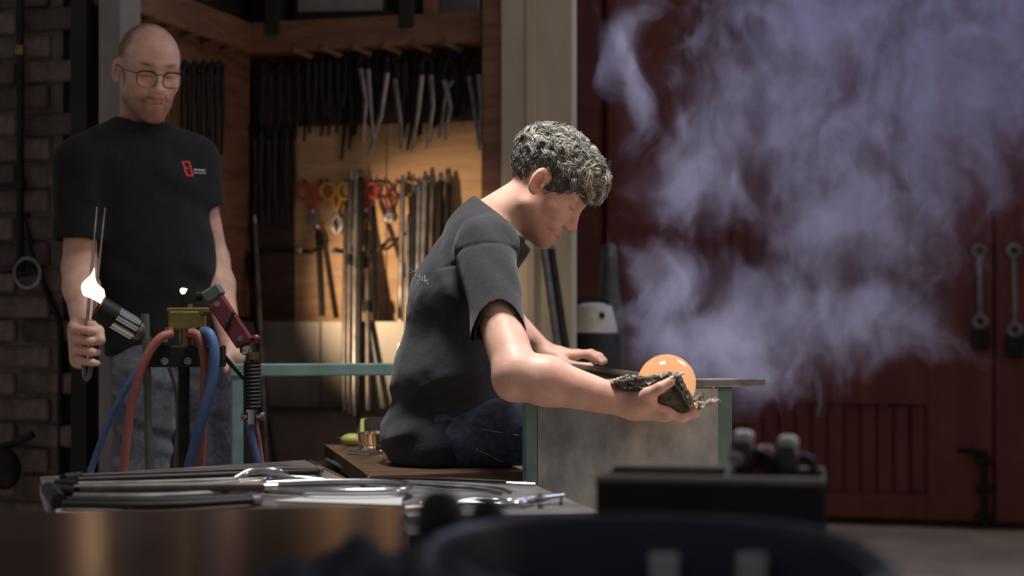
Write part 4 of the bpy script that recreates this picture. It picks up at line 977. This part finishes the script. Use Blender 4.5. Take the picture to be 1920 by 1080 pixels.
# jeans
def jean1(p):
    t = tq_(p)
    d = cap(t, P(815, 800, 3.86), P(815, 838, 3.86), .095, .085)
    d = smin(d, cap(p, P(820, 822, 3.77), P(1120, 812, 3.74), .090, .068), .05)
    d = smin(d, cap(p, P(820, 822, 3.95), P(1120, 815, 3.98), .090, .068), .05)
    d = smin(d, cap(p, P(955, 800, 3.75), P(990, 796, 3.75), .066, .064), .03)
    for dd in (3.74, 3.98): d = smin(d, cap(p, P(1120, 812, dd), np.array([.17, dd, .09]), .068, .05), .03)
    pq = np.stack([p[:, 0] * 14 + p[:, 2] * 16, p[:, 1] * 8, p[:, 2] * 22 - p[:, 0] * 12], 1).astype(np.float32)
    d = d - .008 * vnoise(pq)
    return smax(d, (SEZ + .0015) - np.where(p[:, 0] < .10, p[:, 2], 9), .01)
V3, F3 = sdf_mesh(jean1, (-.30, 3.58, .06), (.30, 4.12, .95), .0055)
raw('jeans', V3, F3, M_jean, p1, 180)
for nm, ln in (('pocket_seam', [(903, 805), (935, 810), (972, 816)]), ('pocket_seam', [(892, 842), (915, 852), (942, 866)])):
    mk(nm, MB().tube([surf(x, y, jean1, 3.5, 3.95, .0) for x, y in ln], .0011, 5), M_line, p1)
for dd in (3.74, 3.98):
    mk('shoe', MB().ball((.21, dd, .045), (.13, .05, .045), 16, 10), M_shoe, p1, 180)
# bracelet
wa = nrm(wL - eL); bx_, by_ = perp(wa); bc = wL - wa * .012
mk('bracelet', MB().tube([bc + .0305 * (math.cos(k * math.pi / 10) * bx_ + math.sin(k * math.pi / 10) * by_) for k in range(20)], .0028, 6, closed=True), M_black, p1)
# hair: close cap plus curls
def scalp(q): return ell(q, (-.006, 0, .050), (.099, .076, .083))
def hair1(p):
    q = ((p - h1) @ H1).astype(np.float32)
    n = vnoise(q * 55) * .6 + vnoise(q * 120) * .4
    up_ = np.clip((q[:, 2] - .045) / .06, 0, 1); fr = np.clip(q[:, 0] / .08, 0, 1) * np.clip((q[:, 2] - .04) / .03, 0, 1)
    d = head_sdf(q) - (.0035 + .008 * np.maximum(up_, fr) + .006 * fr + .006 * n * (.25 + .75 * np.maximum(up_, fr)))
    d = smax(d, (hairline(q) - q[:, 2]) * .8 + .004 * n, .006)
    e = np.sqrt(((np.abs(q[:, 1]) - .082) / .02) ** 2 + ((q[:, 0] + .006) / .026) ** 2 + ((q[:, 2] - .004) / .038) ** 2) - 1
    return smax(d, -e * .02, .004)
lo = h1 - .17; hi = h1 + .17
V4, F4 = sdf_mesh(hair1, lo, hi, .003)
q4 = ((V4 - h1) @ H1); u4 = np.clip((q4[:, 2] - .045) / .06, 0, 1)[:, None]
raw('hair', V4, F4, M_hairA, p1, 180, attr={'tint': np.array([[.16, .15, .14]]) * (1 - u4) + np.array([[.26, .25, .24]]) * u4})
cm = MB(); ct = []
rg = random.Random(5); nl = 0
while nl < 1700:
    th_ = rg.uniform(0, 2 * math.pi); zz_ = rg.uniform(-.9, 1); rr__ = math.sqrt(1 - zz_ * zz_)
    nv = np.array([rr__ * math.cos(th_), rr__ * math.sin(th_), zz_]); s0_ = np.array([-.006, 0, .050]) + nv * np.array([.099, .076, .083])
    hl = float(hairline(s0_[None])[0])
    if s0_[2] < hl + .003: continue
    if abs(s0_[1]) > .055 and abs(s0_[0] + .008) < .021 and s0_[2] < .038: continue
    up_ = min(1, max(0, (s0_[2] - .045) / .055)); fr = min(1, max(0, s0_[0] / .08)) * min(1, max(0, (s0_[2] - .04) / .03)); top_ = max(up_, fr)
    N_ = nrm(nv / np.array([.099, .076, .083]))
    for _ in range(2): s0_ = s0_ + N_ * max(0.0, -float(head_sdf(s0_[None].astype(np.float32))[0]))
    wv = math.sin(s0_[0] * 55 + s0_[1] * 40) * .7
    base = np.array([1.0, wv, -.35 + .6 * fr]) if top_ > .3 else np.array([.25, 0, -1.0])
    flow = nrm(base + (.55 if top_ > .3 else .3) * np.array([rg.gauss(0, 1), rg.gauss(0, 1), rg.gauss(0, 1)])); flow = nrm(flow - N_ * np.dot(flow, N_)); bi = np.cross(N_, flow)
    if top_ > .3 and nl % 2: nl += 1; continue
    if top_ > .3:
        Ln = rg.uniform(.030, .052); cr_ = rg.uniform(.003, .0075); lift = .004 + .006 * up_ + .018 * fr; tn = rg.uniform(.45, 1.0); ns = 10; spd = .0075
    else:
        Ln = rg.uniform(.012, .020); cr_ = rg.uniform(.0008, .003); lift = .004 + .006 * top_; tn = rg.uniform(.3, .8); ns = 3; spd = .003
    ph = rg.uniform(0, 6.28); sgn = rg.choice((-1, 1)); n_ = 9
    tone0 = (rg.choice([.30, .5, .75, 1.0, 1.25]) if top_ > .3 else rg.choice([.2, .35, .55, .8])); 
    for st in range(ns):
        ob = rg.uniform(-1, 1) * spd; on = rg.uniform(-.6, 1) * spd * .7; dph = rg.uniform(-.7, .7); pts = []; L2 = Ln * rg.uniform(.8, 1.1)
        for k in range(n_):
            s_ = k / (n_ - 1); a_ = ph + dph + sgn * s_ * tn * 2 * math.pi; g_ = min(1, s_ * 1.6 + .25)
            pts.append(s0_ + flow * L2 * s_ * .9 + N_ * (lift * min(1, s_ * 2.4 + .35) - .006 * s_ * s_ + cr_ * g_ * math.sin(a_) * .75 + on) + bi * (cr_ * g_ * math.cos(a_) * 1.1 + ob * (1 - .5 * s_)))
        rw = rg.uniform(.0006, .0012) if top_ > .3 else rg.uniform(.0006, .001)
        cm.tube([h1 + H1 @ np.asarray(x) for x in pts], [rw * .8] + [rw] * (n_ - 3) + [rw * .7, rw * .2], 4, caps=False)
        tn_ = tone0 * rg.uniform(.75, 1.2); ct.append([tn_, tn_ * .985, tn_ * .955])
    nl += 1
tc_ = np.repeat(np.array(ct), 36, 0)
mk('curls', cm, M_hairA, p1, 180, attr={'tint': tc_})

# ------------------------------------------------------------------ glowing glass, pipe and wet paper pad
gc = P(1250, 719, 3.475); gr = 55 * 3.475 / FPX
M_orb = bpy.data.materials.new('molten glass'); M_orb.use_nodes = True
nt = M_orb.node_tree; b_ = nt.nodes['Principled BSDF']; b_.inputs['Base Color'].default_value = (.25, .10, .05, 1); b_.inputs['Roughness'].default_value = .06; b_.inputs['Coat Weight'].default_value = .6; b_.inputs['Coat Roughness'].default_value = .03
nz = nt.nodes.new('ShaderNodeTexNoise'); nz.inputs['Scale'].default_value = 7; cr = nt.nodes.new('ShaderNodeValToRGB'); cr.color_ramp.elements[0].position = .35; cr.color_ramp.elements[1].position = .7
cr.color_ramp.elements[0].color = S(243, 164, 108); cr.color_ramp.elements[1].color = S(248, 188, 136)
tcn = nt.nodes.new('ShaderNodeTexCoord'); nt.links.new(tcn.outputs['Object'], nz.inputs['Vector']); nt.links.new(nz.outputs['Fac'], cr.inputs[0]); nt.links.new(cr.outputs[0], b_.inputs['Emission Color']); b_.inputs['Emission Strength'].default_value = .93
pipe0 = gc + np.array([-.2079, .978, 0]) * gr * .9 + Zv * .006
pd = nrm(np.array([-.2079, .978, 0.0]))
t = thing('glass_gather', 'glowing orange ball of molten glass on a steel blowpipe', 'glass', gc - Zv * gr)
prof = [(gr * math.sin(a), -gr * math.cos(a)) for a in np.linspace(.02, 2.7, 22)] + [(.020, gr * 1.02), (.0145, gr * 1.12)]
mk('ball', MB().lathe(prof, gc, pd, 40), M_orb, t, 180)
mk('blowpipe', MB().tube([gc + pd * gr * .98 + Zv * .004, P(1066, 688, 4.24), P(1066, 688, 4.24) + nrm(P(1066, 688, 4.24) - gc) * .6], [.0125, .0105, .010], 14), M_dpipe, t)
# wet newspaper pad
M_pad = pm('charred wet newspaper', S(58, 52, 46), S(116, 106, 94), 40, .8, bump=.7, detail=8)
M_padl = pm('pale charred paper flake', S(136, 128, 116), S(186, 178, 164), 60, .85, bump=.5)
pdt = thing('paper_pad', 'charred folded wet newspaper pad cupped in the hand under the glass', 'paper pad', P(1240, 765, 3.42))
PADP = [P(x, y, 3.43)[[0, 2]] for x, y in ((1150, 714), (1190, 708), (1236, 703), (1276, 702), (1304, 761), (1293, 771), (1262, 767), (1236, 754), (1214, 738), (1152, 727))]
def poly2(p, pts):
    d = np.full(len(p), 1e9); sg = np.ones(len(p)); n = len(pts)
    for i in range(n):
        a, b = pts[i], pts[i - 1]; e = b - a; w_ = p - a; t_ = np.clip((w_ @ e) / (e @ e), 0, 1); q = w_ - t_[:, None] * e; d = np.minimum(d, (q * q).sum(1))
        c1 = p[:, 1] >= a[1]; c2 = p[:, 1] < b[1]; c3 = e[0] * w_[:, 1] > e[1] * w_[:, 0]; fl = (c1 & c2 & c3) | (~c1 & ~c2 & ~c3); sg = np.where(fl, -sg, sg)
    return sg * np.sqrt(d)
def pad(p):
    k = p[:, 1] / 3.43; q2 = np.stack([p[:, 0] / k, (p[:, 2] - CAMZ) / k + CAMZ], 1)
    d2 = poly2(q2, PADP); dy = np.abs(p[:, 1] - 3.447) - .072
    d = smax(d2, dy, .008)
    ly = np.stack([p[:, 0] * 14 + p[:, 2] * 20, p[:, 1] * 12, p[:, 2] * 190 - p[:, 0] * 30], 1).astype(np.float32)
    d = d - .0022 * vnoise(ly) - .0014 * vnoise(p * 150)
    return smax(d, -(ell(p, gc, (gr + .002,) * 3)), .004)
v_, f_ = sdf_mesh(pad, P(1120, 800, 3.34), P(1330, 670, 3.56), .0022)
raw('pad_core', v_, f_, M_pad, pdt, 180)
def flake(nm, pts, wdt, m, sd=0):
    """ragged sheet following a pixel polyline, extending in depth"""
    rg = random.Random(sd); ps_ = curve(pts, 5); v = []; f = []; n = 9
    for i, p_ in enumerate(ps_):
        for j in range(n):
            s_ = j / (n - 1) - .5; e = .004 * math.sin(i * 1.3 + j * 2.1) + rg.uniform(-.002, .002)
            v.append(p_ + np.array([rg.uniform(-.004, .004) * (i in (0, len(ps_) - 1)) * 2, s_ * wdt + (rg.uniform(-.006, .006) if j in (0, n - 1) else 0), e]))
    m0 = len(v); v += [q - np.array([0, 0, .0022]) for q in v]
    for i in range(len(ps_) - 1):
        for j in range(n - 1):
            a = i * n + j; f.append((a, a + n, a + n + 1, a + 1)); f.append((m0 + a, m0 + a + 1, m0 + a + n + 1, m0 + a + n))
    def strip(ix):
        for a, b in zip(ix[:-1], ix[1:]): f.append((a, b, m0 + b, m0 + a))
    k = len(ps_); strip([j for j in range(n)]); strip([(k - 1) * n + j for j in range(n)][::-1]); strip([i * n for i in range(k)][::-1]); strip([i * n + n - 1 for i in range(k)])
    raw(nm, v, f, m, pdt, 30)
flake('paper_layer', J((1142, 716, 3.43), (1165, 712, 3.43), (1195, 716, 3.43), (1222, 712, 3.42)), .11, M_padl, 1)
flake('paper_layer', J((1148, 722, 3.43), (1180, 724, 3.42), (1212, 722, 3.42)), .10, M_pad, 2)
flake('paper_layer', J((1172, 706, 3.40), (1195, 708, 3.40), (1222, 706, 3.39), (1250, 700, 3.385), (1276, 702, 3.385)), .03, M_padl, 3)
flake('paper_layer', J((1160, 711, 3.41), (1185, 707, 3.40), (1205, 711, 3.40)), .05, M_padl, 4)
flake('paper_layer', J((1292, 755, 3.42), (1306, 762, 3.42), (1322, 756, 3.42), (1345, 748, 3.42)), .05, M_padl, 5)
flake('paper_layer', J((1296, 750, 3.41), (1308, 746, 3.41), (1320, 738, 3.41)), .015, M_padl, 6)
flake('paper_layer', J((1290, 750, 3.44), (1308, 764, 3.43), (1318, 757, 3.43)), .06, M_padl, 7)
for k in range(5): flake('paper_layer', J((1262 + 3 * k, 706 + 6 * k, 3.375), (1271 + 5 * k, 712 + 11 * k, 3.374), (1277 + 5 * k, 724 + 10 * k, 3.373)), .012, M_pad if k % 2 else M_padl, 10 + k)

# ------------------------------------------------------------------ standing man
ya, pa = R(28), R(16)
H2 = head_frame((math.sin(ya) * math.cos(pa), -math.cos(ya) * math.cos(pa), -math.sin(pa))); D2 = 4.5
h2 = P(277, 140, D2).astype(np.float32)
p2 = thing('person', 'standing bald man in glasses and black t-shirt holding steel rods', 'person', P(320, HY, D2) * [1, 1, 0])
tR = P(152, 305, 4.42); uR = P(150, 505, 4.40); vR = P(158, 622, 4.24)
tL = P(362, 302, 4.60); uL = P(398, 490, 4.62); vL = P(432, 640, 4.50)
fst = P(166, 640, 4.21)
fx = nrm(P(205, 640, 4.15) - P(130, 640, 4.25)); 
RHs = []
for k in range(4):
    y0 = 612 + 20 * k
    RHs.append(J((138, y0, 4.235), (140 + 2 * k, y0 + 4, 4.175), (168 + 2 * k, y0 + 8, 4.150), (182, y0 + 9, 4.165)))
RT2 = J((150, 604, 4.24), (172, 610, 4.19), (186, 620, 4.17), (190, 638, 4.155))
LHs = [J((432 + 6 * k, 668, 4.46 + .012 * k), (435 + 5 * k, 690, 4.45 + .012 * k), (433 + 5 * k, 710, 4.44 + .012 * k)) for k in range(4)]
def body2(p):
    q = (p - h2) @ H2
    d = head_sdf(q, 1.02)
    nb = P(264, 262, 4.54)
    d = smin(d, cap(p, h2 + H2 @ np.array([-.03, 0, -.03], np.float32), nb, .054, .062), .025)
    d = smin(d, cap(p, P(262, 290, 4.54), P(180, 296, 4.46), .035, .035), .03); d = smin(d, cap(p, P(262, 290, 4.54), P(345, 296, 4.6), .035, .035), .03)
    d = smin(d, cap(p, P(264, 330, 4.53), P(275, 420, 4.53), .07, .07), .03)
    for a, b, c_ in ((tR, uR, vR), (tL, uL, vL)):
        d = smin(d, cap(p, a, b, .045, .043), .03); m = b + (c_ - b) * .3
        d = smin(d, cap(p, b, m, .044, .044), .02); d = smin(d, cap(p, m, c_, .044, .028), .02)
    h = cap(p, P(152, 622, 4.235), P(154, 668, 4.225), .026, .024)
    h = smin(h, cap(p, P(146, 618, 4.235), P(146, 676, 4.225), .022, .018), .02)
    for f, r0 in zip(RHs, (.0112, .0115, .011, .0095)): h = finger(p, h, f, r0, r0 * .85)
    h = finger(p, h, RT2, .0135, .0105, .012)
    d = smin(d, h, .02)
    g = cap(p, P(436, 650, 4.49), P(442, 668, 4.47), .028, .026)
    for f in LHs: g = finger(p, smin(g, cap(p, P(438, 655, 4.48), f[0], .018, .012), .014), f, .0105, .008)
    g = finger(p, g, J((430, 655, 4.46), (424, 675, 4.44), (426, 695, 4.43)), .013, .009, .012)
    return smin(d, g, .02)
V5, F5 = sdf_mesh(body2, (-1.30, 4.02, .76), (-.62, 4.78, 1.83), .0036)
q5 = (V5 - h2) @ H2; t5 = np.ones((len(V5), 3)); hm = (np.abs(q5).max(1) < .16); t5[hm] = tint_head(q5[hm], hm.sum(), 1.0)
sst = lambda x: np.clip(x, 0, 1) ** 2 * (3 - 2 * np.clip(x, 0, 1))
qh = q5[hm].astype(np.float32); nb_ = vnoise(qh * 60) * .010 + vnoise(qh * 240) * .008
wh = sst((qh[:, 2] - np.where(qh[:, 0] > .005, .035, hairline(qh)) + nb_) / .016) * sst((.040 - qh[:, 0] + .22 * np.abs(qh[:, 1]) + nb_) / .05)
wh *= np.where((np.abs(qh[:, 1]) > .074) & (qh[:, 2] < .04) & (qh[:, 0] > -.03), 0, 1)
t5[hm] *= 1 - wh[:, None] * (1 - np.array([.34, .29, .26]))
def g3(c_, r__): return np.exp(-(((qh[:, 0] - c_[0]) / r__[0]) ** 2 + ((np.abs(qh[:, 1]) - c_[1]) / r__[1]) ** 2 + ((qh[:, 2] - c_[2]) / r__[2]) ** 2))
wm = np.clip(1.2 * g3((.098, .012, -.047), (.02, .016, .0055)) + 1.1 * g3((.088, 0, -.088), (.02, .020, .014)) + .8 * g3((.085, .027, -.068), (.015, .006, .016)), 0, 1)
t5[hm] *= 1 - wm[:, None] * .55
raw('body', V5, F5, M_skin, p2, 180, attr={'tint': t5})
# t-shirt
R2 = rotz(-0) ; yaw2 = R(22)
RS = rotz(yaw2).astype(np.float32)       # body frame: x = his left, y = into picture
c2 = P(290, 450, 4.53).astype(np.float32)
def bq(p): return ((p - c2) @ RS) * np.array([1, 1.55, 1], np.float32)
def bl(px, py): 
    w_ = P(px, py, 4.53) - c2; return np.array([w_[0] / math.cos(yaw2), 0, w_[2]])
def tee2(p):
    t = bq(p)
    d = cap(t, bl(222, 352), bl(312, 345), .118, .112)
    d = smin(d, cap(t, bl(250, 350), bl(285, 480), .15, .148), .08)
    d = smin(d, cap(t, bl(285, 480), bl(305, 640), .148, .158), .08)
    d = smin(d, cap(p, P(262, 268, 4.54), tR + [.0, 0, .0], .066, .060), .06); d = smin(d, cap(p, P(262, 268, 4.54), tL, .066, .060), .06)
    pq = np.stack([p[:, 0] * 8, p[:, 1] * 8, p[:, 2] * 20 + p[:, 0] * 12], 1).astype(np.float32)
    d = d - .007 * vnoise(pq) - .003 * vnoise(p * 22)
    d = smax(d, P(0, 668, 4.53)[2] - p[:, 2], .006)
    for s0, s1, cy in ((P(150, 305, 4.42), P(146, 520, 4.40), 452), (P(362, 302, 4.60), P(386, 450, 4.62), 396)):
        ax = nrm(s1 - s0).astype(np.float32); cut = (s0 + (s1 - s0) * (cy - 305) / ((s1[2] - s0[2]) * -FPX / 4.45)).astype(np.float32)
        s = cap(p, s0, s1, .068, .066) - .004 * vnoise(p * 25)
        s = smax(s, (p - cut) @ ax, .004)
        s = smax(s, -smax(cap(p, s0, s1 + (s1 - s0) * .2, .061, .059), -((p - cut + ax * .05) @ ax), .003), .003)
        d = smin(d, s, .03)
    return smax(d, -cap(p, h2 + H2 @ np.array([-.03, 0, -.03], np.float32), P(262, 262, 4.535), .062, .066), .008)
v_, f_ = sdf_mesh(tee2, (-1.33, 4.20, .86), (-.62, 4.86, 1.58), .0055); raw('t_shirt', v_, f_, M_tee2, p2, 180)
def jean2(p):
    t = bq(p)
    d = cap(t, bl(312, 655), bl(316, 700), .150, .150)
    d = smin(d, cap(p, P(272, 720, 4.46), P(262, 900, 4.44), .088, .072), .04); d = smin(d, cap(p, P(262, 900, 4.44), np.array([P(258, 900, 4.46)[0], 4.46, .07]), .072, .052), .03)
    d = smin(d, cap(p, P(375, 720, 4.58), P(405, 900, 4.56), .088, .074), .04); d = smin(d, cap(p, P(405, 900, 4.56), np.array([P(425, 900, 4.56)[0], 4.58, .07]), .074, .054), .03)
    pq = np.stack([p[:, 0] * 9, p[:, 1] * 9, p[:, 2] * 34 + p[:, 0] * 14], 1).astype(np.float32)
    return d - .006 * vnoise(pq)
v_, f_ = sdf_mesh(jean2, (-1.16, 4.28, .05), (-.60, 4.78, .99), .0065); raw('jeans', v_, f_, M_jean2, p2, 180)
for x_, y_ in ((P(258, 900, 4.46)[0], 4.42), (P(425, 900, 4.56)[0], 4.53)): mk('shoe', MB().ball((x_ + .02, y_ - .05, .045), (.05, .14, .045), 16, 10), M_shoe, p2, 180)
# glasses
def hp(x, y, z): return h2 + H2 @ np.array([x, y, z])
M_frame = pm('dark wire frame', S(60, 56, 52), S(90, 84, 78), 10, .3, .8)
gl = mk('spectacles', MB().tube([hp(.116, -.010, .014), hp(.119, 0, .019), hp(.116, .010, .014)], .0016, 6), M_frame, p2)
M_lens = pm('lens glass', (1, 1, 1, 1), None, rough=.02, trans=1, ior=1.03)
for sg in (-1, 1):
    rim = []
    for k in range(24):
        a = 2 * math.pi * k / 24; cx = abs(math.cos(a)) ** .6 * np.sign(math.cos(a)); sx = abs(math.sin(a)) ** .6 * np.sign(math.sin(a))
        rim.append(hp(.115 - .006 * abs(cx + 1 if sg > 0 else cx - 1) * .5, sg * .034 + .025 * cx, .004 + .020 * sx))
    mk('rim', MB().tube(rim, .0015, 6, closed=True), M_frame, gl)
    mk('top_bar', MB().tube([r_ for r_ in rim[2:11]], .0024, 6), M_black, gl)
    n_ = len(rim); cen = sum(rim) / n_
    raw('lens', [cen] + rim, [(0, 1 + k, 1 + (k + 1) % n_) for k in range(n_)], M_lens, gl, 0)
    mk('temple', MB().tube(curve([hp(.109, sg * .059, .016), hp(.06, sg * .077, .018), hp(-.004, sg * .083, .020), hp(-.018, sg * .084, .0)], 4), .0016, 6), M_frame, gl)
# chest logo: red slanted frame and a pale strip of lettering
M_lred = pm('red print', S(214, 64, 62), None, 10, .7); M_lwht = pm('pale print', S(190, 190, 194), None, 10, .7)
def decal(name, polys, m):
    v, f = [], []
    for pl__ in polys:
        b = len(v); v += [surf(x, y, tee2, 4.2, 4.8, .0015) for x, y in pl__]; f.append(tuple(range(b, b + len(pl__))))
    raw(name, v, f, m, p2, 0)
def bar(x0, y0, x1, y1, w_): 
    n = nrm(np.array([-(y1 - y0), x1 - x0])) * w_ / 2; return [(x0 + n[0], y0 + n[1]), (x1 + n[0], y1 + n[1]), (x1 - n[0], y1 - n[1]), (x0 - n[0], y0 - n[1])]
decal('chest_logo', [bar(341, 304, 355, 303, 3), bar(343, 303, 351, 329, 3.4), bar(354, 302, 362, 329, 3.4), bar(350, 329, 363, 329, 3), bar(350, 313, 353, 317, 3)], M_lred)
decal('chest_lettering', [bar(364, 318, 370, 318.5, 3), bar(371, 318.5, 376, 319, 3), bar(377, 319, 385, 319.6, 3), bar(364, 323.5, 372, 324, 2), bar(373, 324, 386, 325, 2)], M_lwht)
# rods in his fist
tw = thing('jacks', 'steel jacks held upright in the standing man’s fist', 'jacks', P(163, 640, 4.19))
M_hj = M_isteel
for (x0, y0, x1, y1) in ((160, 640, 182, 388), (170, 645, 197, 390)): mk('blade', MB().tube([P(x0, y0, 4.185), P((x0 + x1) / 2, (y0 + y1) / 2, 4.20), P(x1, y1, 4.22)], [.0075, .0062, .004], 8, flat=(1, .6)), M_hj, tw)
mk('bow', MB().tube(curve([P(160, 640, 4.185), P(157, 690, 4.18), P(162, 712, 4.18), P(170, 690, 4.18), P(170, 645, 4.185)], 4), .006, 8), M_hj, tw)
# ================================================================== SMOKE
def blob(nt, pos, c, r):
    N = nt.nodes; L = nt.links
    s = N.new('ShaderNodeVectorMath'); s.operation = 'SUBTRACT'; L.new(pos, s.inputs[0]); s.inputs[1].default_value = c
    m = N.new('ShaderNodeVectorMath'); m.operation = 'DIVIDE'; L.new(s.outputs[0], m.inputs[0]); m.inputs[1].default_value = r
    l = N.new('ShaderNodeVectorMath'); l.operation = 'LENGTH'; L.new(m.outputs[0], l.inputs[0])
    o = N.new('ShaderNodeMath'); o.operation = 'SUBTRACT'; o.inputs[0].default_value = 1; L.new(l.outputs['Value'], o.inputs[1]); return o.outputs[0]
SD = 4.15
M_smoke = bpy.data.materials.new('smoke'); M_smoke.use_nodes = True; nt = M_smoke.node_tree; nt.nodes.clear()
N = nt.nodes; L = nt.links
out = N.new('ShaderNodeOutputMaterial'); vol = N.new('ShaderNodeVolumePrincipled'); L.new(vol.outputs[0], out.inputs['Volume'])
vol.inputs['Color'].default_value = (.68, .70, 1.0, 1); vol.inputs['Anisotropy'].default_value = .15
geo = N.new('ShaderNodeNewGeometry'); pos = geo.outputs['Position']
# domain warp
nw = N.new('ShaderNodeTexNoise'); nw.inputs['Scale'].default_value = 3.2; nw.inputs['Detail'].default_value = 3; L.new(pos, nw.inputs['Vector'])
sb = N.new('ShaderNodeVectorMath'); sb.operation = 'SUBTRACT'; L.new(nw.outputs['Color'], sb.inputs[0]); sb.inputs[1].default_value = (.5, .5, .5)
sm = N.new('ShaderNodeVectorMath'); sm.operation = 'SCALE'; L.new(sb.outputs[0], sm.inputs[0]); sm.inputs['Scale'].default_value = .34
wp = N.new('ShaderNodeVectorMath'); wp.operation = 'ADD'; L.new(pos, wp.inputs[0]); L.new(sm.outputs[0], wp.inputs[1])
def sp_(px, py, d): return tuple(P(px, py, d))
blobs = [((1330, 650, 3.9), (190, 95)), ((1490, 600, 4.1), (230, 140)), ((1640, 600, 4.1), (120, 90)), ((1600, 420, 4.2), (210, 190)), ((1330, 330, 4.2), (130, 120)), ((1500, 200, 4.3), (270, 180)),
         ((1760, 180, 4.4), (290, 260)), ((1190, 130, 4.2), (34, 150)), ((1240, 540, 4.0), (90, 100)), ((1540, 30, 4.4), (320, 110)), ((1330, 712, 3.65), (60, 40)), ((1880, 60, 4.4), (200, 200)), ((1400, 690, 3.9), (110, 50)), ((1680, 640, 4.1), (90, 55))]
acc = None
for (x, y, d), (rx, ry) in blobs:
    k = d / FPX; o = blob(nt, wp.outputs[0], sp_(x, y, d), (rx * k * 1.12, .30, ry * k * 1.12))
    if acc is None: acc = o
    else:
        m = N.new('ShaderNodeMath'); m.operation = 'SMOOTH_MAX'; m.inputs[2].default_value = .25; L.new(acc, m.inputs[0]); L.new(o, m.inputs[1]); acc = m.outputs[0]
mp = N.new('ShaderNodeMapping'); mp.inputs['Rotation'].default_value = (0, R(-35), 0); mp.inputs['Scale'].default_value = (1.5, .9, .8); L.new(wp.outputs[0], mp.inputs[0])
n1 = N.new('ShaderNodeTexNoise'); n1.inputs['Scale'].default_value = 8.0; n1.inputs['Detail'].default_value = 7; n1.inputs['Roughness'].default_value = .62; n1.inputs['Distortion'].default_value = .35; L.new(mp.outputs[0], n1.inputs['Vector'])
a1 = N.new('ShaderNodeMath'); a1.operation = 'MULTIPLY_ADD'; L.new(n1.outputs['Fac'], a1.inputs[0]); a1.inputs[1].default_value = 4.2; a1.inputs[2].default_value = -2.25
a2 = N.new('ShaderNodeMath'); a2.operation = 'ADD'; L.new(a1.outputs[0], a2.inputs[0]); L.new(acc, a2.inputs[1])
mr = N.new('ShaderNodeMapRange'); mr.interpolation_type = 'SMOOTHSTEP'; mr.inputs['From Min'].default_value = .12; mr.inputs['From Max'].default_value = .85; mr.inputs['To Max'].default_value = 2.3; L.new(a2.outputs[0], mr.inputs['Value'])
hz = N.new('ShaderNodeMapRange'); hz.interpolation_type = 'SMOOTHSTEP'; hz.inputs['From Min'].default_value = .0; hz.inputs['From Max'].default_value = .8; hz.inputs['To Max'].default_value = .55; L.new(acc, hz.inputs['Value'])
ad = N.new('ShaderNodeMath'); ad.operation = 'ADD'; L.new(mr.outputs[0], ad.inputs[0]); L.new(hz.outputs[0], ad.inputs[1])
L.new(ad.outputs[0], vol.inputs['Density'])
a = P(1110, 780, 4.1); b = P(2150, -140, 4.1)
c_ = (a + b) / 2; sm_o = mk('smoke_plume', MB().box((c_[0], 4.12, c_[2]), (b[0] - a[0], 1.0, b[2] - a[2])), M_smoke)
tag(sm_o, 'billowing blue-grey smoke drifting up from the glowing glass before red doors', 'smoke', kind='stuff')
